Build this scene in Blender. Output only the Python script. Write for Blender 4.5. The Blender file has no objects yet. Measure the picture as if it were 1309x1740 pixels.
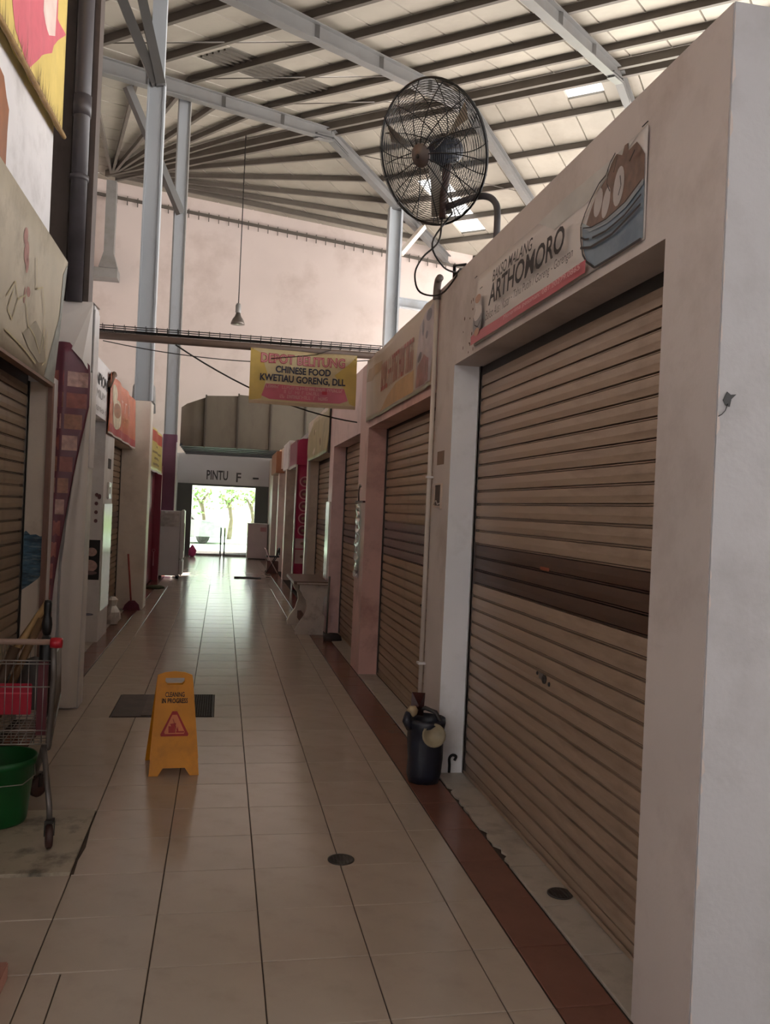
import bpy, bmesh, math, random
from mathutils import Vector, Matrix
random.seed(7)
scn = bpy.context.scene
col = scn.collection

# ------------------------------------------------------------------ camera
YAW, PITCH, ROLL, FPX = .18976, -.00137, .04403, 1436.85
Fv = Vector((math.sin(YAW)*math.cos(PITCH), math.cos(YAW)*math.cos(PITCH), math.sin(PITCH)))
R0 = Vector((math.cos(YAW), -math.sin(YAW), 0)); U0 = R0.cross(Fv)
Rv = R0*math.cos(ROLL) + U0*math.sin(ROLL); Uv = -R0*math.sin(ROLL) + U0*math.cos(ROLL)
cd = bpy.data.cameras.new('camera'); cam = bpy.data.objects.new('camera', cd); col.objects.link(cam)
cd.sensor_fit = 'HORIZONTAL'; cd.sensor_width = 36; cd.lens = 36*FPX/1309
cd.clip_start = .05; cd.clip_end = 500
m = Matrix((Rv, Uv, -Fv)).transposed().to_4x4(); m.translation = (0, 0, 1.662)
cam.matrix_world = m; scn.camera = cam

# ------------------------------------------------------------------ light
wd = bpy.data.worlds.new('world'); scn.world = wd; wd.use_nodes = True
bg = wd.node_tree.nodes['Background']
bg.inputs[0].default_value = (1.0, .99, .995, 1); bg.inputs[1].default_value = 1.6
sl = bpy.data.lights.new('sun', 'SUN'); sl.energy = 22.0; sl.angle = .01; sl.color = (1, .97, .945)
so = bpy.data.objects.new('sun', sl); col.objects.link(so)
so.rotation_euler = Vector((.60, .50, .92)).to_track_quat('Z', 'Y').to_euler()
vs = scn.view_settings
vs.view_transform = 'Standard'; vs.look = 'None'; vs.gamma = 1; vs.use_curve_mapping = False
vs.exposure = 1.18

# ------------------------------------------------------------------ materials
def lin(c):
    o = []
    for v in c[:3]:
        v /= 255.0
        o.append(v/12.92 if v <= .04045 else ((v+.055)/1.055)**2.4)
    return (*o, 1)
MATS = {}
def M(name, rgb, rough=.6, var=.12, scale=6, metal=0, bump=0, spec=.5, dirt=None, dirt_amt=.5, dirt_scale=2.5, rnd=0, bscale=None, stretch=None):
    if name in MATS: return MATS[name]
    mt = bpy.data.materials.new(name); mt.use_nodes = True; nt = mt.node_tree; N = nt.nodes; L = nt.links
    b = N['Principled BSDF']
    b.inputs['Roughness'].default_value = rough; b.inputs['Metallic'].default_value = metal
    b.inputs['Specular IOR Level'].default_value = spec
    tc = N.new('ShaderNodeTexCoord'); src = tc.outputs['Object']
    if stretch:
        mp = N.new('ShaderNodeMapping'); mp.inputs['Scale'].default_value = stretch; L.new(src, mp.inputs[0]); src = mp.outputs[0]
    no = N.new('ShaderNodeTexNoise'); no.inputs['Scale'].default_value = scale; no.inputs['Detail'].default_value = 5
    L.new(src, no.inputs['Vector'])
    rp = N.new('ShaderNodeValToRGB'); c = lin(rgb)
    rp.color_ramp.elements[0].position = .3; rp.color_ramp.elements[1].position = .7
    rp.color_ramp.elements[0].color = (*[v*(1-var) for v in c[:3]], 1); rp.color_ramp.elements[1].color = (*[min(1, v*(1+var)) for v in c[:3]], 1)
    L.new(no.outputs['Fac'], rp.inputs[0]); out = rp.outputs[0]
    if dirt:
        n2 = N.new('ShaderNodeTexNoise'); n2.inputs['Scale'].default_value = dirt_scale; n2.inputs['Detail'].default_value = 8; n2.inputs['Roughness'].default_value = .65
        L.new(src, n2.inputs['Vector'])
        r2 = N.new('ShaderNodeValToRGB'); r2.color_ramp.elements[0].position = .5; r2.color_ramp.elements[1].position = .72
        r2.color_ramp.elements[0].color = (0, 0, 0, 1); r2.color_ramp.elements[1].color = (dirt_amt,)*3+(1,)
        L.new(n2.outputs['Fac'], r2.inputs[0])
        mx = N.new('ShaderNodeMix'); mx.data_type = 'RGBA'; L.new(r2.outputs[0], mx.inputs['Factor']); L.new(out, mx.inputs['A']); mx.inputs['B'].default_value = lin(dirt); out = mx.outputs['Result']
    if rnd:
        oi = N.new('ShaderNodeObjectInfo'); mr = N.new('ShaderNodeMapRange'); mr.inputs['To Min'].default_value = 1-rnd; mr.inputs['To Max'].default_value = 1+rnd*.6
        L.new(oi.outputs['Random'], mr.inputs[0]); vm = N.new('ShaderNodeVectorMath'); vm.operation = 'SCALE'; L.new(out, vm.inputs[0]); L.new(mr.outputs[0], vm.inputs['Scale']); out = vm.outputs[0]
    L.new(out, b.inputs['Base Color'])
    if bump:
        bp = N.new('ShaderNodeBump'); bp.inputs['Strength'].default_value = bump; bp.inputs['Distance'].default_value = .01
        n3 = N.new('ShaderNodeTexNoise'); n3.inputs['Scale'].default_value = bscale or scale*4; n3.inputs['Detail'].default_value = 4; L.new(src, n3.inputs['Vector'])
        L.new(n3.outputs['Fac'], bp.inputs['Height']); L.new(bp.outputs[0], b.inputs['Normal'])
    MATS[name] = mt; return mt
def M_glass(name, tint=(235, 240, 238), gloss=.08, rough=.02):
    mt = bpy.data.materials.new(name); mt.use_nodes = True; N = mt.node_tree.nodes; L = mt.node_tree.links
    N.remove(N['Principled BSDF']); t = N.new('ShaderNodeBsdfTransparent'); t.inputs[0].default_value = lin(tint)
    g = N.new('ShaderNodeBsdfGlossy'); g.inputs['Roughness'].default_value = rough
    mx = N.new('ShaderNodeMixShader'); mx.inputs[0].default_value = gloss
    L.new(t.outputs[0], mx.inputs[1]); L.new(g.outputs[0], mx.inputs[2]); L.new(mx.outputs[0], N['Material Output'].inputs[0]); return mt

# ------------------------------------------------------------------ mesh helpers
def smooth(path, n=6):
    P = [Vector(p) for p in path]; P = [P[0]*2-P[1]]+P+[P[-1]*2-P[-2]]; out = []
    for i in range(1, len(P)-2):
        a, b, c, d = P[i-1:i+3]
        for k in range(n):
            t = k/n; out.append(.5*((2*b)+(c-a)*t+(2*a-5*b+4*c-d)*t*t+(3*b-a-3*c+d)*t**3))
    return out+[P[-2]]
class MB:
    def __init__(s): s.v = []; s.f = []; s.sm = []
    def add(s, vs, fs, smooth=False):
        o = len(s.v); s.v += [tuple(v) for v in vs]; s.f += [tuple(i+o for i in f) for f in fs]; s.sm += [smooth]*len(fs); return s
    def box(s, x0, x1, y0, y1, z0, z1):
        return s.add([(x0,y0,z0),(x1,y0,z0),(x1,y1,z0),(x0,y1,z0),(x0,y0,z1),(x1,y0,z1),(x1,y1,z1),(x0,y1,z1)],
                     [(0,3,2,1),(4,5,6,7),(0,1,5,4),(1,2,6,5),(2,3,7,6),(3,0,4,7)])
    def beam(s, a, b, w, h, up=(0,0,1)):
        a = Vector(a); b = Vector(b); d = (b-a).normalized(); u = Vector(up)
        if abs(d.dot(u)) > .98: u = Vector((0,1,0))
        r = d.cross(u).normalized(); u = r.cross(d).normalized(); vs = []
        for p in (a, b):
            for i, j in ((-1,-1),(1,-1),(1,1),(-1,1)): vs.append(p+r*(i*w/2)+u*(j*h/2))
        return s.add(vs, [(0,1,2,3),(7,6,5,4),(0,4,5,1),(1,5,6,2),(2,6,7,3),(3,7,4,0)])
    def hbeam(s, a, b, w, h, t=.02, up=(0,0,1)):     # I-section
        a = Vector(a); b = Vector(b); d = (b-a).normalized(); u = Vector(up)
        if abs(d.dot(u)) > .98: u = Vector((0,1,0))
        r = d.cross(u).normalized(); u = r.cross(d).normalized()
        s.beam(a+u*(h/2-t/2), b+u*(h/2-t/2), w, t, up); s.beam(a-u*(h/2-t/2), b-u*(h/2-t/2), w, t, up); s.beam(a, b, t, h-2*t, up); return s
    def tube(s, path, r, n=8, closed=False, smooth=True, cap=True):
        P = [Vector(p) for p in path]; k = len(P); rs = r if isinstance(r, (list, tuple)) else [r]*k; vs = []; prev = None
        for i in range(k):
            if closed: d = (P[(i+1) % k]-P[i-1])
            else: d = (P[min(i+1, k-1)]-P[max(i-1, 0)])
            d.normalize()
            if prev is None:
                a = Vector((0,0,1)) if abs(d.z) < .9 else Vector((1,0,0)); u = d.cross(a).normalized()
            else: u = (prev-d*prev.dot(d)).normalized()
            prev = u; w = d.cross(u)
            for j in range(n):
                t = 2*math.pi*j/n; vs.append(P[i]+(u*math.cos(t)+w*math.sin(t))*rs[i])
        fs = []
        for i in range(k if closed else k-1):
            for j in range(n):
                a = i*n+j; b = i*n+(j+1) % n; c = ((i+1) % k)*n+(j+1) % n; e = ((i+1) % k)*n+j; fs.append((a, b, c, e))
        if not closed and cap: fs += [tuple(range(n))[::-1], tuple(range((k-1)*n, k*n))]
        return s.add(vs, fs, smooth)
    def lathe(s, prof, c, n=24, axis=(0,0,1), smooth=True, jit=None):
        ax = Vector(axis).normalized(); a = Vector((1,0,0)) if abs(ax.x) < .9 else Vector((0,1,0)); u = ax.cross(a).normalized(); w = ax.cross(u); c = Vector(c); vs = []
        for i, (r, z) in enumerate(prof):
            for j in range(n):
                t = 2*math.pi*j/n; rr = r*(1+(jit(i, j) if jit else 0)); vs.append(c+ax*z+(u*math.cos(t)+w*math.sin(t))*rr)
        fs = [(i*n+j, i*n+(j+1) % n, (i+1)*n+(j+1) % n, (i+1)*n+j) for i in range(len(prof)-1) for j in range(n)]
        if prof[0][0] > 0: fs.append(tuple(range(n))[::-1])
        if prof[-1][0] > 0: fs.append(tuple(range((len(prof)-1)*n, len(prof)*n)))
        return s.add(vs, fs, smooth)
    def prism(s, poly, O, U, V, N, t):               # polygon in the U,V plane at O, thickness t along N
        O, U, V, N = map(Vector, (O, U, V, N)); k = len(poly)
        vs = [O+U*a+V*b for a, b in poly]+[O+U*a+V*b+N*t for a, b in poly]
        return s.add(vs, [tuple(range(k))[::-1], tuple(range(k, 2*k))]+[(i, (i+1) % k, k+(i+1) % k, k+i) for i in range(k)])
    def mesh(s, name, bevel=0):
        me = bpy.data.meshes.new(name); me.from_pydata(s.v, [], s.f); me.polygons.foreach_set('use_smooth', s.sm)
        bm = bmesh.new(); bm.from_mesh(me)
        if bevel: bmesh.ops.bevel(bm, geom=bm.edges[:], offset=bevel, segments=2, affect='EDGES', clamp_overlap=True)
        bmesh.ops.recalc_face_normals(bm, faces=bm.faces); bm.to_mesh(me); bm.free(); me.update(); return me
def link(name, me, mat, parent=None):
    o = bpy.data.objects.new(name, me); col.objects.link(o)
    if mat and me and not me.materials: me.materials.append(mat)
    if parent:
        o.parent = parent; o.matrix_parent_inverse = parent.matrix_basis.inverted()
    return o
def obj(name, mb, mat, parent=None, bevel=0): return link(name, mb.mesh(name, bevel), mat, parent)
def tag(o, label, cat, group=None):
    o['label'] = label; o['category'] = cat
    if group: o['group'] = group
    return o
def thing(name, loc, label, cat, group=None):
    o = bpy.data.objects.new(name, None); col.objects.link(o); o.location = loc; o.empty_display_size = .1
    o.matrix_basis = Matrix.Translation(Vector(loc))
    return tag(o, label, cat, group)
def struct(o, label=None):
    o['kind'] = 'structure'
    if label: o['label'] = label
    return o
def B(*a): return MB().box(*a)

# text ---------------------------------------------------------------
TC = {}
def text_data(s, bold=.0):
    if (s, bold) in TC: return TC[(s, bold)]
    cu = bpy.data.curves.new('t', 'FONT'); cu.body = s; cu.offset = bold; cu.resolution_u = 3; cu.size = 1
    o = bpy.data.objects.new('t', cu); col.objects.link(o)
    dg = bpy.context.evaluated_depsgraph_get(); me = bpy.data.meshes.new_from_object(o.evaluated_get(dg))
    vs = [v.co.copy() for v in me.vertices]; fs = [tuple(p.vertices) for p in me.polygons]
    bpy.data.objects.remove(o); bpy.data.curves.remove(cu); bpy.data.meshes.remove(me)
    x0 = min(v.x for v in vs); x1 = max(v.x for v in vs); y0 = min(v.y for v in vs); y1 = max(v.y for v in vs)
    r = ([((v.x-x0)/(x1-x0), (v.y-y0)/(y1-y0)) for v in vs], fs); TC[(s, bold)] = r; return r
def ell(cx, cy, rx, ry, n=18, rot=0):
    return [(cx+rx*math.cos(t)*math.cos(rot)-ry*math.sin(t)*math.sin(rot), cy+rx*math.cos(t)*math.sin(rot)+ry*math.sin(t)*math.cos(rot)) for t in [2*math.pi*i/n for i in range(n)]]
def rect(a, b, c, d): return [(a, c), (b, c), (b, d), (a, d)]
class Sheet:
    """a printed sheet: O corner, U width dir, V height dir, N normal, ripple w(u,v)"""
    def __init__(s, O, U, V, N, ripple=None):
        s.O, s.U, s.V, s.N = map(Vector, (O, U, V, N)); s.w = ripple or (lambda u, v: 0); s.layer = 0
    def P(s, u, v, off=0): return s.O+s.U*u+s.V*v+s.N*(s.w(u, v)+off)
    def base(s, name, w, h, mat, parent=None, nu=24, nv=10, thick=.003, edge=None):
        mb = MB(); vs = []
        for side in (0, -thick):
            for j in range(nv+1):
                for i in range(nu+1):
                    u, v = w*i/nu, h*j/nv
                    if edge: u, v = edge(u, v)
                    vs.append(s.P(u, v, side))
        n1 = nu+1; k = n1*(nv+1); fs = []
        for j in range(nv):
            for i in range(nu):
                a = j*n1+i; fs.append((a, a+1, a+1+n1, a+n1)); fs.append((k+a, k+a+n1, k+a+1+n1, k+a+1))
        for i in range(nu):
            fs.append((i, k+i, k+i+1, i+1)); a = nv*n1+i; fs.append((a, a+1, k+a+1, k+a))
        for j in range(nv):
            a = j*n1; fs.append((a, a+n1, k+a+n1, k+a)); a = j*n1+nu; fs.append((a, k+a, k+a+n1, a+n1))
        mb.add(vs, fs, True); return obj(name, mb, mat, parent)
    def prn(s, name, polys, mat, parent, maxe=.08, faces=None, joined=False):
        if len(polys) > 1 and not joined:
            for q in polys[:-1]: s.prn(name, [q], mat, parent, maxe); s.layer -= 1
            polys = polys[-1:]
        s.layer += 1; off = .0012*s.layer+.0008
        bm = bmesh.new()
        for poly in polys:
            try: bm.faces.new([bm.verts.new((u, v, 0)) for u, v in poly])
            except ValueError: pass
        if faces:
            pv, pf = faces; bv = [bm.verts.new((u, v, 0)) for u, v in pv]
            for f in pf:
                try: bm.faces.new([bv[i] for i in f])
                except ValueError: pass
        bmesh.ops.triangulate(bm, faces=bm.faces)
        for _ in range(4):
            le = [e for e in bm.edges if e.calc_length() > maxe]
            if not le: break
            bmesh.ops.subdivide_edges(bm, edges=le, cuts=1); bmesh.ops.triangulate(bm, faces=[f for f in bm.faces if len(f.verts) > 3])
        for v in bm.verts: v.co = s.P(v.co.x, v.co.y, off)
        bm.normal_update()
        for f in bm.faces:
            if f.normal.dot(s.N) < 0: f.normal_flip()
        me = bpy.data.meshes.new(name); bm.to_mesh(me); bm.free(); return link(name, me, mat, parent)
    def txt(s, t, u0, u1, v0, v1, mat, parent, bold=.0, shear=0, name='lettering', maxe=.08, rise=0):
        pv, pf = text_data(t, bold)
        return s.prn(name, [], mat, parent, maxe, ([(u0+(u1-u0)*a+shear*b*(v1-v0), v0+(v1-v0)*b+rise*a) for a, b in pv], pf))
    def stroke(s, pts, w, mat, parent, name='printed_line'):
        polys = []
        for (a, b), (c, d) in zip(pts[:-1], pts[1:]):
            l = math.hypot(c-a, d-b) or 1; nx, ny = -(d-b)/l*w/2, (c-a)/l*w/2
            polys.append([(a+nx, b+ny), (a-nx, b-ny), (c-nx, d-ny), (c+nx, d+ny)])
        return s.prn(name, polys, mat, parent, joined=True)
def scribble(S, u0, u1, v0, v1, n, mat, parent, seed=1, gap=.14):
    r = random.Random(seed); polys = []; w = (u1-u0)/n
    for i in range(n):
        if r.random() < gap: continue
        a = u0+w*i+w*.12; b = u0+w*(i+1)-w*.12; t = w*.2
        polys.append(rect(a, a+t, v0, v1))
        if r.random() < .7: polys.append(rect(b-t, b, v0+(v1-v0)*r.choice((0, 0, .4)), v1-(v1-v0)*r.choice((0, 0, .4))))
        h = v0+(v1-v0)*r.choice((0, .45, .85)); polys.append(rect(a, b, h, h+(v1-v0)*.15))
    o = S.prn('lettering', polys, mat, parent, joined=True); o['kind'] = 'stuff'; return o
RW = dict(U=(0,-1,0), V=(0,0,1), N=(-1,0,0))     # on the right wall, facing the aisle
LW = dict(U=(0,1,0), V=(0,0,1), N=(1,0,0))       # on the left wall
CW = dict(U=(1,0,0), V=(0,0,1), N=(0,-1,0))      # facing along the aisle

# palette --------------------------------------------------------------
m_tile = M('cream_tile', (184, 169, 155), .17, .05, 3, spec=.6, dirt=(124, 108, 94), dirt_amt=.2, dirt_scale=4, rnd=.04, bump=.03, bscale=5)
m_brown = M('brown_tile', (122, 82, 70), .22, .1, 5, dirt=(60, 40, 34), dirt_amt=.5, rnd=.08)
m_thr = M('threshold_tile', (176, 166, 154), .35, .1, 6, dirt=(110, 98, 86), dirt_amt=.6, dirt_scale=5, rnd=.05)
m_grout = M('grout', (62, 50, 43), .9, .2, 8)
m_ground = M('ground', (204, 200, 196), .9, .06, 2)
m_beige = M('beige_paint', (198, 186, 180), .55, .06, 2, dirt=(120, 98, 84), dirt_amt=.4, dirt_scale=1.6, bump=.08, bscale=60)
m_white = M('white_paint', (226, 222, 222), .5, .05, 2, dirt=(140, 132, 126), dirt_amt=.4, dirt_scale=2.2, bump=.1, bscale=50)
m_reveal = M('reveal_paint', (246, 247, 252), .4, .04, 3, dirt=(160, 160, 150), dirt_amt=.3)
m_pinkbrown = M('dusty_pink_paint', (216, 174, 166), .4, .08, 3, dirt=(126, 76, 62), dirt_amt=.6, dirt_scale=2)
m_pink = M('pink_paint', (240, 206, 204), .35, .06, 3, dirt=(150, 104, 98), dirt_amt=.4)
m_cream = M('cream_paint', (226, 212, 198), .4, .06, 2.5, dirt=(130, 108, 88), dirt_amt=.45, dirt_scale=1.8)
m_wallback = M('plaster_wall', (212, 198, 192), .8, .04, .6, dirt=(160, 140, 128), dirt_amt=.45, dirt_scale=.5, bump=.05)
m_greywall = M('grey_wall', (186, 186, 188), .5, .05, 1)
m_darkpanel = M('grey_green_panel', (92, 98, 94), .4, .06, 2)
m_slat = M('shutter_slat', (164, 140, 120), .38, .08, 3, dirt=(96, 74, 60), dirt_amt=.55, dirt_scale=3, rnd=.05, metal=.15, stretch=(1, .6, 3))
m_endwall = M('end_wall_paint', (184, 183, 186), .55, .04, 2, dirt=(132, 126, 122), dirt_amt=.35, dirt_scale=2.2, bump=.1, bscale=50)
m_slatd = M('shutter_band_slat', (82, 58, 46), .4, .08, 3, dirt=(50, 34, 28), dirt_amt=.5, rnd=.06, metal=.1)
m_slat2 = M('shutter_slat_tan', (164, 138, 112), .36, .08, 3, dirt=(112, 86, 66), dirt_amt=.5, dirt_scale=3, rnd=.05, metal=.15)
m_slat2d = M('shutter_band_grey', (120, 102, 98), .35, .08, 3, rnd=.05)
m_slatL = M('shutter_slat_left', (150, 130, 108), .4, .1, 3, dirt=(84, 66, 54), dirt_amt=.6, dirt_scale=3, rnd=.06)
m_rail = M('guide_rail_metal', (120, 116, 112), .35, .1, 5, metal=.6)
m_dark = M('dark_metal', (40, 36, 34), .5, .1, 5)
m_black = M('black_plastic', (22, 22, 24), .4, .1, 5)
m_ink = M('dark_ink', (52, 46, 46), .7, .15, 20)
m_steel = M('grey_steel', (132, 130, 128), .45, .08, 3, dirt=(96, 84, 74), dirt_amt=.5, dirt_scale=1.2)
m_poles = M('pole_steel', (176, 182, 188), .38, .06, 1.5, dirt=(120, 100, 86), dirt_amt=.5, dirt_scale=1.0, stretch=(1, 1, .35))
m_purlin = M('purlin_steel', (92, 85, 78), .6, .1, 3)
m_rafter = M('rafter_steel', (92, 91, 90), .5, .08, 2, dirt=(88, 80, 72), dirt_amt=.4)
m_panel = M('roof_panel_foil', (144, 137, 126), .55, .09, .9, dirt=(112, 103, 92), dirt_amt=.45, dirt_scale=.7, rnd=.03)
m_darkroof = M('bare_roof_sheet', (74, 68, 60), .6, .15, 3)
m_browncol = M('dirty_brown_steel', (84, 72, 66), .6, .2, 3, dirt=(40, 34, 30), dirt_amt=.7, dirt_scale=3)
m_pipe = M('drain_pipe', (74, 70, 74), .4, .12, 3, dirt=(36, 32, 32), dirt_amt=.6)
m_sky = M_glass('skylight_sheet', (250, 250, 248), .03, .3)

# ------------------------------------------------------------------ floor
floor = struct(obj('floor', B(-1.65, 1.62, -6, 29.9, -.12, -.007), m_grout), 'cream square tile floor of the market aisle with brown border strips')
struct(obj('ground', B(-70, 70, -60, 110, -.35, -.13), m_ground), 'unseen pale ground added around the hall')  # added to stop sky light from below, pale to bounce the sun
def tile_mesh(name, w, l, t=.012, c=.0025):
    return MB().add([(0,0,-t),(w,0,-t),(w,l,-t),(0,l,-t),(0,0,-c),(w,0,-c),(w,l,-c),(0,l,-c),(c,c,0),(w-c,c,0),(w-c,l-c,0),(c,l-c,0)],
        [(0,1,5,4),(1,2,6,5),(2,3,7,6),(3,0,4,7),(4,5,9,8),(5,6,10,9),(6,7,11,10),(7,4,8,11),(8,9,10,11)]).mesh(name)
TM = {}
cells = []
G = .004
ROW0 = 3.097
BASE = [-1.2, -.988, -.588, -.188, .212, .612, 1.012, 1.184]
for k in range(-7, 61):
    y0 = ROW0+.4*k; ed = list(BASE); skip = None; x_min = -9
    if k < 0: ed = sorted(ed+[-.485])
    if k in (9, 10): ed = [-1.2, -.988, -.78, 0, .212, .612, 1.012, 1.184]; skip = (-.78, 0)
    if k in (2, 3): x_min = -.6
    for a, b in zip(ed[:-1], ed[1:]):
        if skip and a >= skip[0]-.01 and b <= skip[1]+.01: continue
        if a < x_min: continue
        cells.append((a, b, y0, y0+.4, m_tile))
def place_tiles(cells, name, label, limit, z=0):
    rest = MB()
    for i, (a, b, y0, y1, mt) in enumerate(cells):
        w, l = round(b-a-G, 3), round(y1-y0-G, 3); key = (w, l, mt.name)
        if i < limit:
            if key not in TM: TM[key] = tile_mesh(name, w, l); TM[key].materials.append(mt)
            o = link(name, TM[key], None, floor); o.location = (a+G/2, y0+G/2, z+random.uniform(-.0006, .0004))
        else:
            rest.add([(a+G/2,y0+G/2,z),(b-G/2,y0+G/2,z),(b-G/2,y1-G/2,z),(a+G/2,y1-G/2,z)], [(0,1,2,3)])
    if rest.v:
        o = obj(name, rest, cells[-1][4], floor); o['kind'] = 'stuff'; o['label'] = label
cells.sort(key=lambda c: c[2]+abs(c[0])*.1)
place_tiles(cells, 'floor_tile', 'far cream floor tiles near the glass door', 300)
bt = [(1.187, 1.405, ROW0+.4*k, ROW0+.4*k+.4, m_brown) for k in range(-5, 60)] + [(-1.39, -1.203, ROW0+.4*k, ROW0+.4*k+.4, m_brown) for k in range(-5, 60) if not 9 <= k <= 10]
bt.sort(key=lambda c: c[2]); place_tiles(bt, 'border_tile', None, 300)
th = []
for y0, y1 in ((2.6, 5.22), (5.66, 8.4), (8.93, 11.1)):
    y = y0
    while y < y1-.02:
        th.append((1.41, 1.60, y, min(y+.4, y1), m_thr)); y += .4
chip = [c for c in th if 3.7 < c[2] < 4.9]; th = [c for c in th if c not in chip]
place_tiles(th, 'threshold_tile', None, 300, .008)
for a, b, y0, y1, mt in chip:                       # chipped edges along the first shop
    n = 9; ed = [(a+random.choice((0, 0, 0, 0, .01, .035))*random.random(), y0+G/2+(y1-y0-G)*i/n) for i in range(n+1)]
    poly = ed+[(b, y1-G/2), (b, y0+G/2)]
    obj('threshold_tile', MB().prism(poly, (0,0,-.004), (1,0,0), (0,1,0), (0,0,1), .012), m_thr, floor)
ltc = []
y = 7.4
while y < 13.2: ltc.append((-1.6, -1.392, y, y+.4, m_thr)); y += .4
place_tiles(ltc, 'threshold_tile', None, 300, .004)

# floor fittings
m_grate = M('grate_metal', (66, 62, 60), .5, .2, 30, metal=.4)
m_plate = M('rusty_plate', (76, 60, 52), .6, .2, 8, dirt=(60, 44, 38), dirt_amt=.7, dirt_scale=6)
g = thing('drain_cover', (-.39, 7.09, 0), 'dark rectangular drain cover of rusty plate and mesh set in the tiles', 'drain cover')
obj('pit_base', B(-.775, -.005, 6.70, 7.49, -.006, -.003), m_dark, g)
obj('steel_plate', B(-.765, -.40, 6.71, 7.48, -.003, .002), m_plate, g)
obj('steel_plate', B(-.55, -.25, 6.74, 7.44, .002, .006), M('rusty_plate_patch', (88, 70, 62), .6, .2, 8), g)
mb = MB()
for i in range(13): mb.box(-.24+.0185*i, -.236+.0185*i, 6.71, 7.48, -.003, .004)
for j in range(38): mb.box(-.24, -.012, 6.71+.0205*j, 6.714+.0205*j, -.002, .005)
obj('mesh_grating', mb, m_grate, g)
def floor_drain(x, y, r, label, z=0):
    t = thing('floor_drain', (x, y, z), label, 'floor drain')
    obj('rim', MB().lathe([(r*1.1, 0), (r*1.1, .004), (r*.95, .005), (r*.9, .002)], (x, y, z), 24), m_grate, t)
    mb = MB().lathe([(r*.9, .0005), (r*.9, .001)], (x, y, z), 24)
    obj('dark_hole', mb, m_black, t)
    mb = MB()
    for i in range(-2, 3): mb.box(x+i*r*.3-.003, x+i*r*.3+.003, y-r*.8*math.sqrt(1-(i*.3)**2), y+r*.8*math.sqrt(1-(i*.3)**2), z+.001, z+.004)
    obj('grille', mb, m_grate, t)
floor_drain(.622, 3.96, .058, 'round black floor drain set among the cream tiles')
floor_drain(1.533, 3.5, .052, 'round black drain on the white threshold by the brown shutter', .009)
m_slab = M('dirty_slab', (176, 164, 146), .45, .12, 4, dirt=(44, 38, 32), dirt_amt=.95, dirt_scale=5)
tag(obj('access_slab', B(-1.2, -.592, 3.9, 4.69, -.006, .012), m_slab, bevel=.003), 'grimy square floor slab with black smears under the shopping cart', 'floor slab')
mb = MB()
mb.add([(-.592,3.9,.001),(-.575,3.9,.001),(-.581,4.05,.001),(-.570,4.2,.001),(-.584,4.45,.001),(-.592,4.69,.001)], [(0,1,2,3,4,5)])
obj('grime_patch', mb, m_grout, floor)

# ------------------------------------------------------------------ roof
E0 = Vector((2.5546, 23.7753, 12.164)); TV = Vector((.77178, -.63589, 0)); EV = Vector((.63589, .77178, 0)); S1, S2 = .246, .153
def rz(e): return S1*e if e < 0 else -S2*e
def rp(e, t, off=0): return E0+TV*t+EV*e+Vector((0, 0, rz(e)+off))
ceil = bpy.data.objects.new('ceiling', None); col.objects.link(ceil); struct(ceil, 'tall steel-framed hall roof with pale insulated panels over grey purlins')
PW = .92
def panel(e0, e1, t0, t1, mat, name='roof_panel', ribs=False):
    mb = MB(); c = .02
    for a, off in ((0, .34), (1, .40)):
        i = c if a == 0 else 0
        mb.v += [tuple(rp(e0, t0+i, off)), tuple(rp(e0, t1-i, off)), tuple(rp(e1, t1-i, off)), tuple(rp(e1, t0+i, off))]
    mb.f += [(0,1,2,3),(4,7,6,5),(0,4,5,1),(1,5,6,2),(2,6,7,3),(3,7,4,0)]; mb.sm += [False]*6
    if ribs:
        for k in range(1, 6):
            t = t0+(t1-t0)*k/6; mb.beam(rp(e0, t, .32), rp(e1, t, .32), .05, .04)
    return obj(name, mb, mat, ceil)
for i in range(-13, 33):  # unseen reach behind and right of the camera set to hold back light
    t0 = .98+PW*i; t1 = t0+PW
    near = [(-30, 0, m_panel)]; far = [(0, 10.6, m_panel)]
    if i == 0: near = [(-30, -6.7, m_panel), (-6.7, -2.7, m_darkroof), (-2.7, 0, m_panel)]; far = [(0, 3.45, m_panel), (3.45, 7.0, m_sky), (7.0, 10.6, m_panel)]
    if i == 6: far = [(0, .12, m_panel), (.12, 1.0, m_sky), (1.0, 10.6, m_panel)]
    if t0 < -9.6: near = [(-30, -.3, m_panel)]
    for a, b, mt in near+far:
        panel(a, b, t0, t1, mt, 'skylight' if mt is m_sky else 'roof_panel', mt is m_darkroof)
PS = 1.45
Pe = rp(.02, -8.6, .1)
for k in range(1, 20):
    e = -PS*k
    obj('purlin', MB().beam(rp(e, 0, .255), rp(e, 31, .255), .08, .155), m_purlin, ceil)
    if e > -9.6: obj('purlin', MB().beam(rp(e, 0, .25), Pe+Vector((0,0,.12)), .08, .14), m_purlin, ceil)
for k in range(1, 8):
    e = PS*k
    obj('purlin', MB().beam(rp(e, 0, .255), rp(e, 31, .255), .08, .155), m_purlin, ceil)
    if k < 6: obj('purlin', MB().beam(rp(e, 0, .25), Pe+Vector((0,0,.12)), .08, .14), m_purlin, ceil)
for s in (-.22, .22):
    obj('ridge_purlin', MB().beam(rp(s, -8.6, .2), rp(s, 31, .2), .10, .2), m_purlin, ceil)
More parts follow.
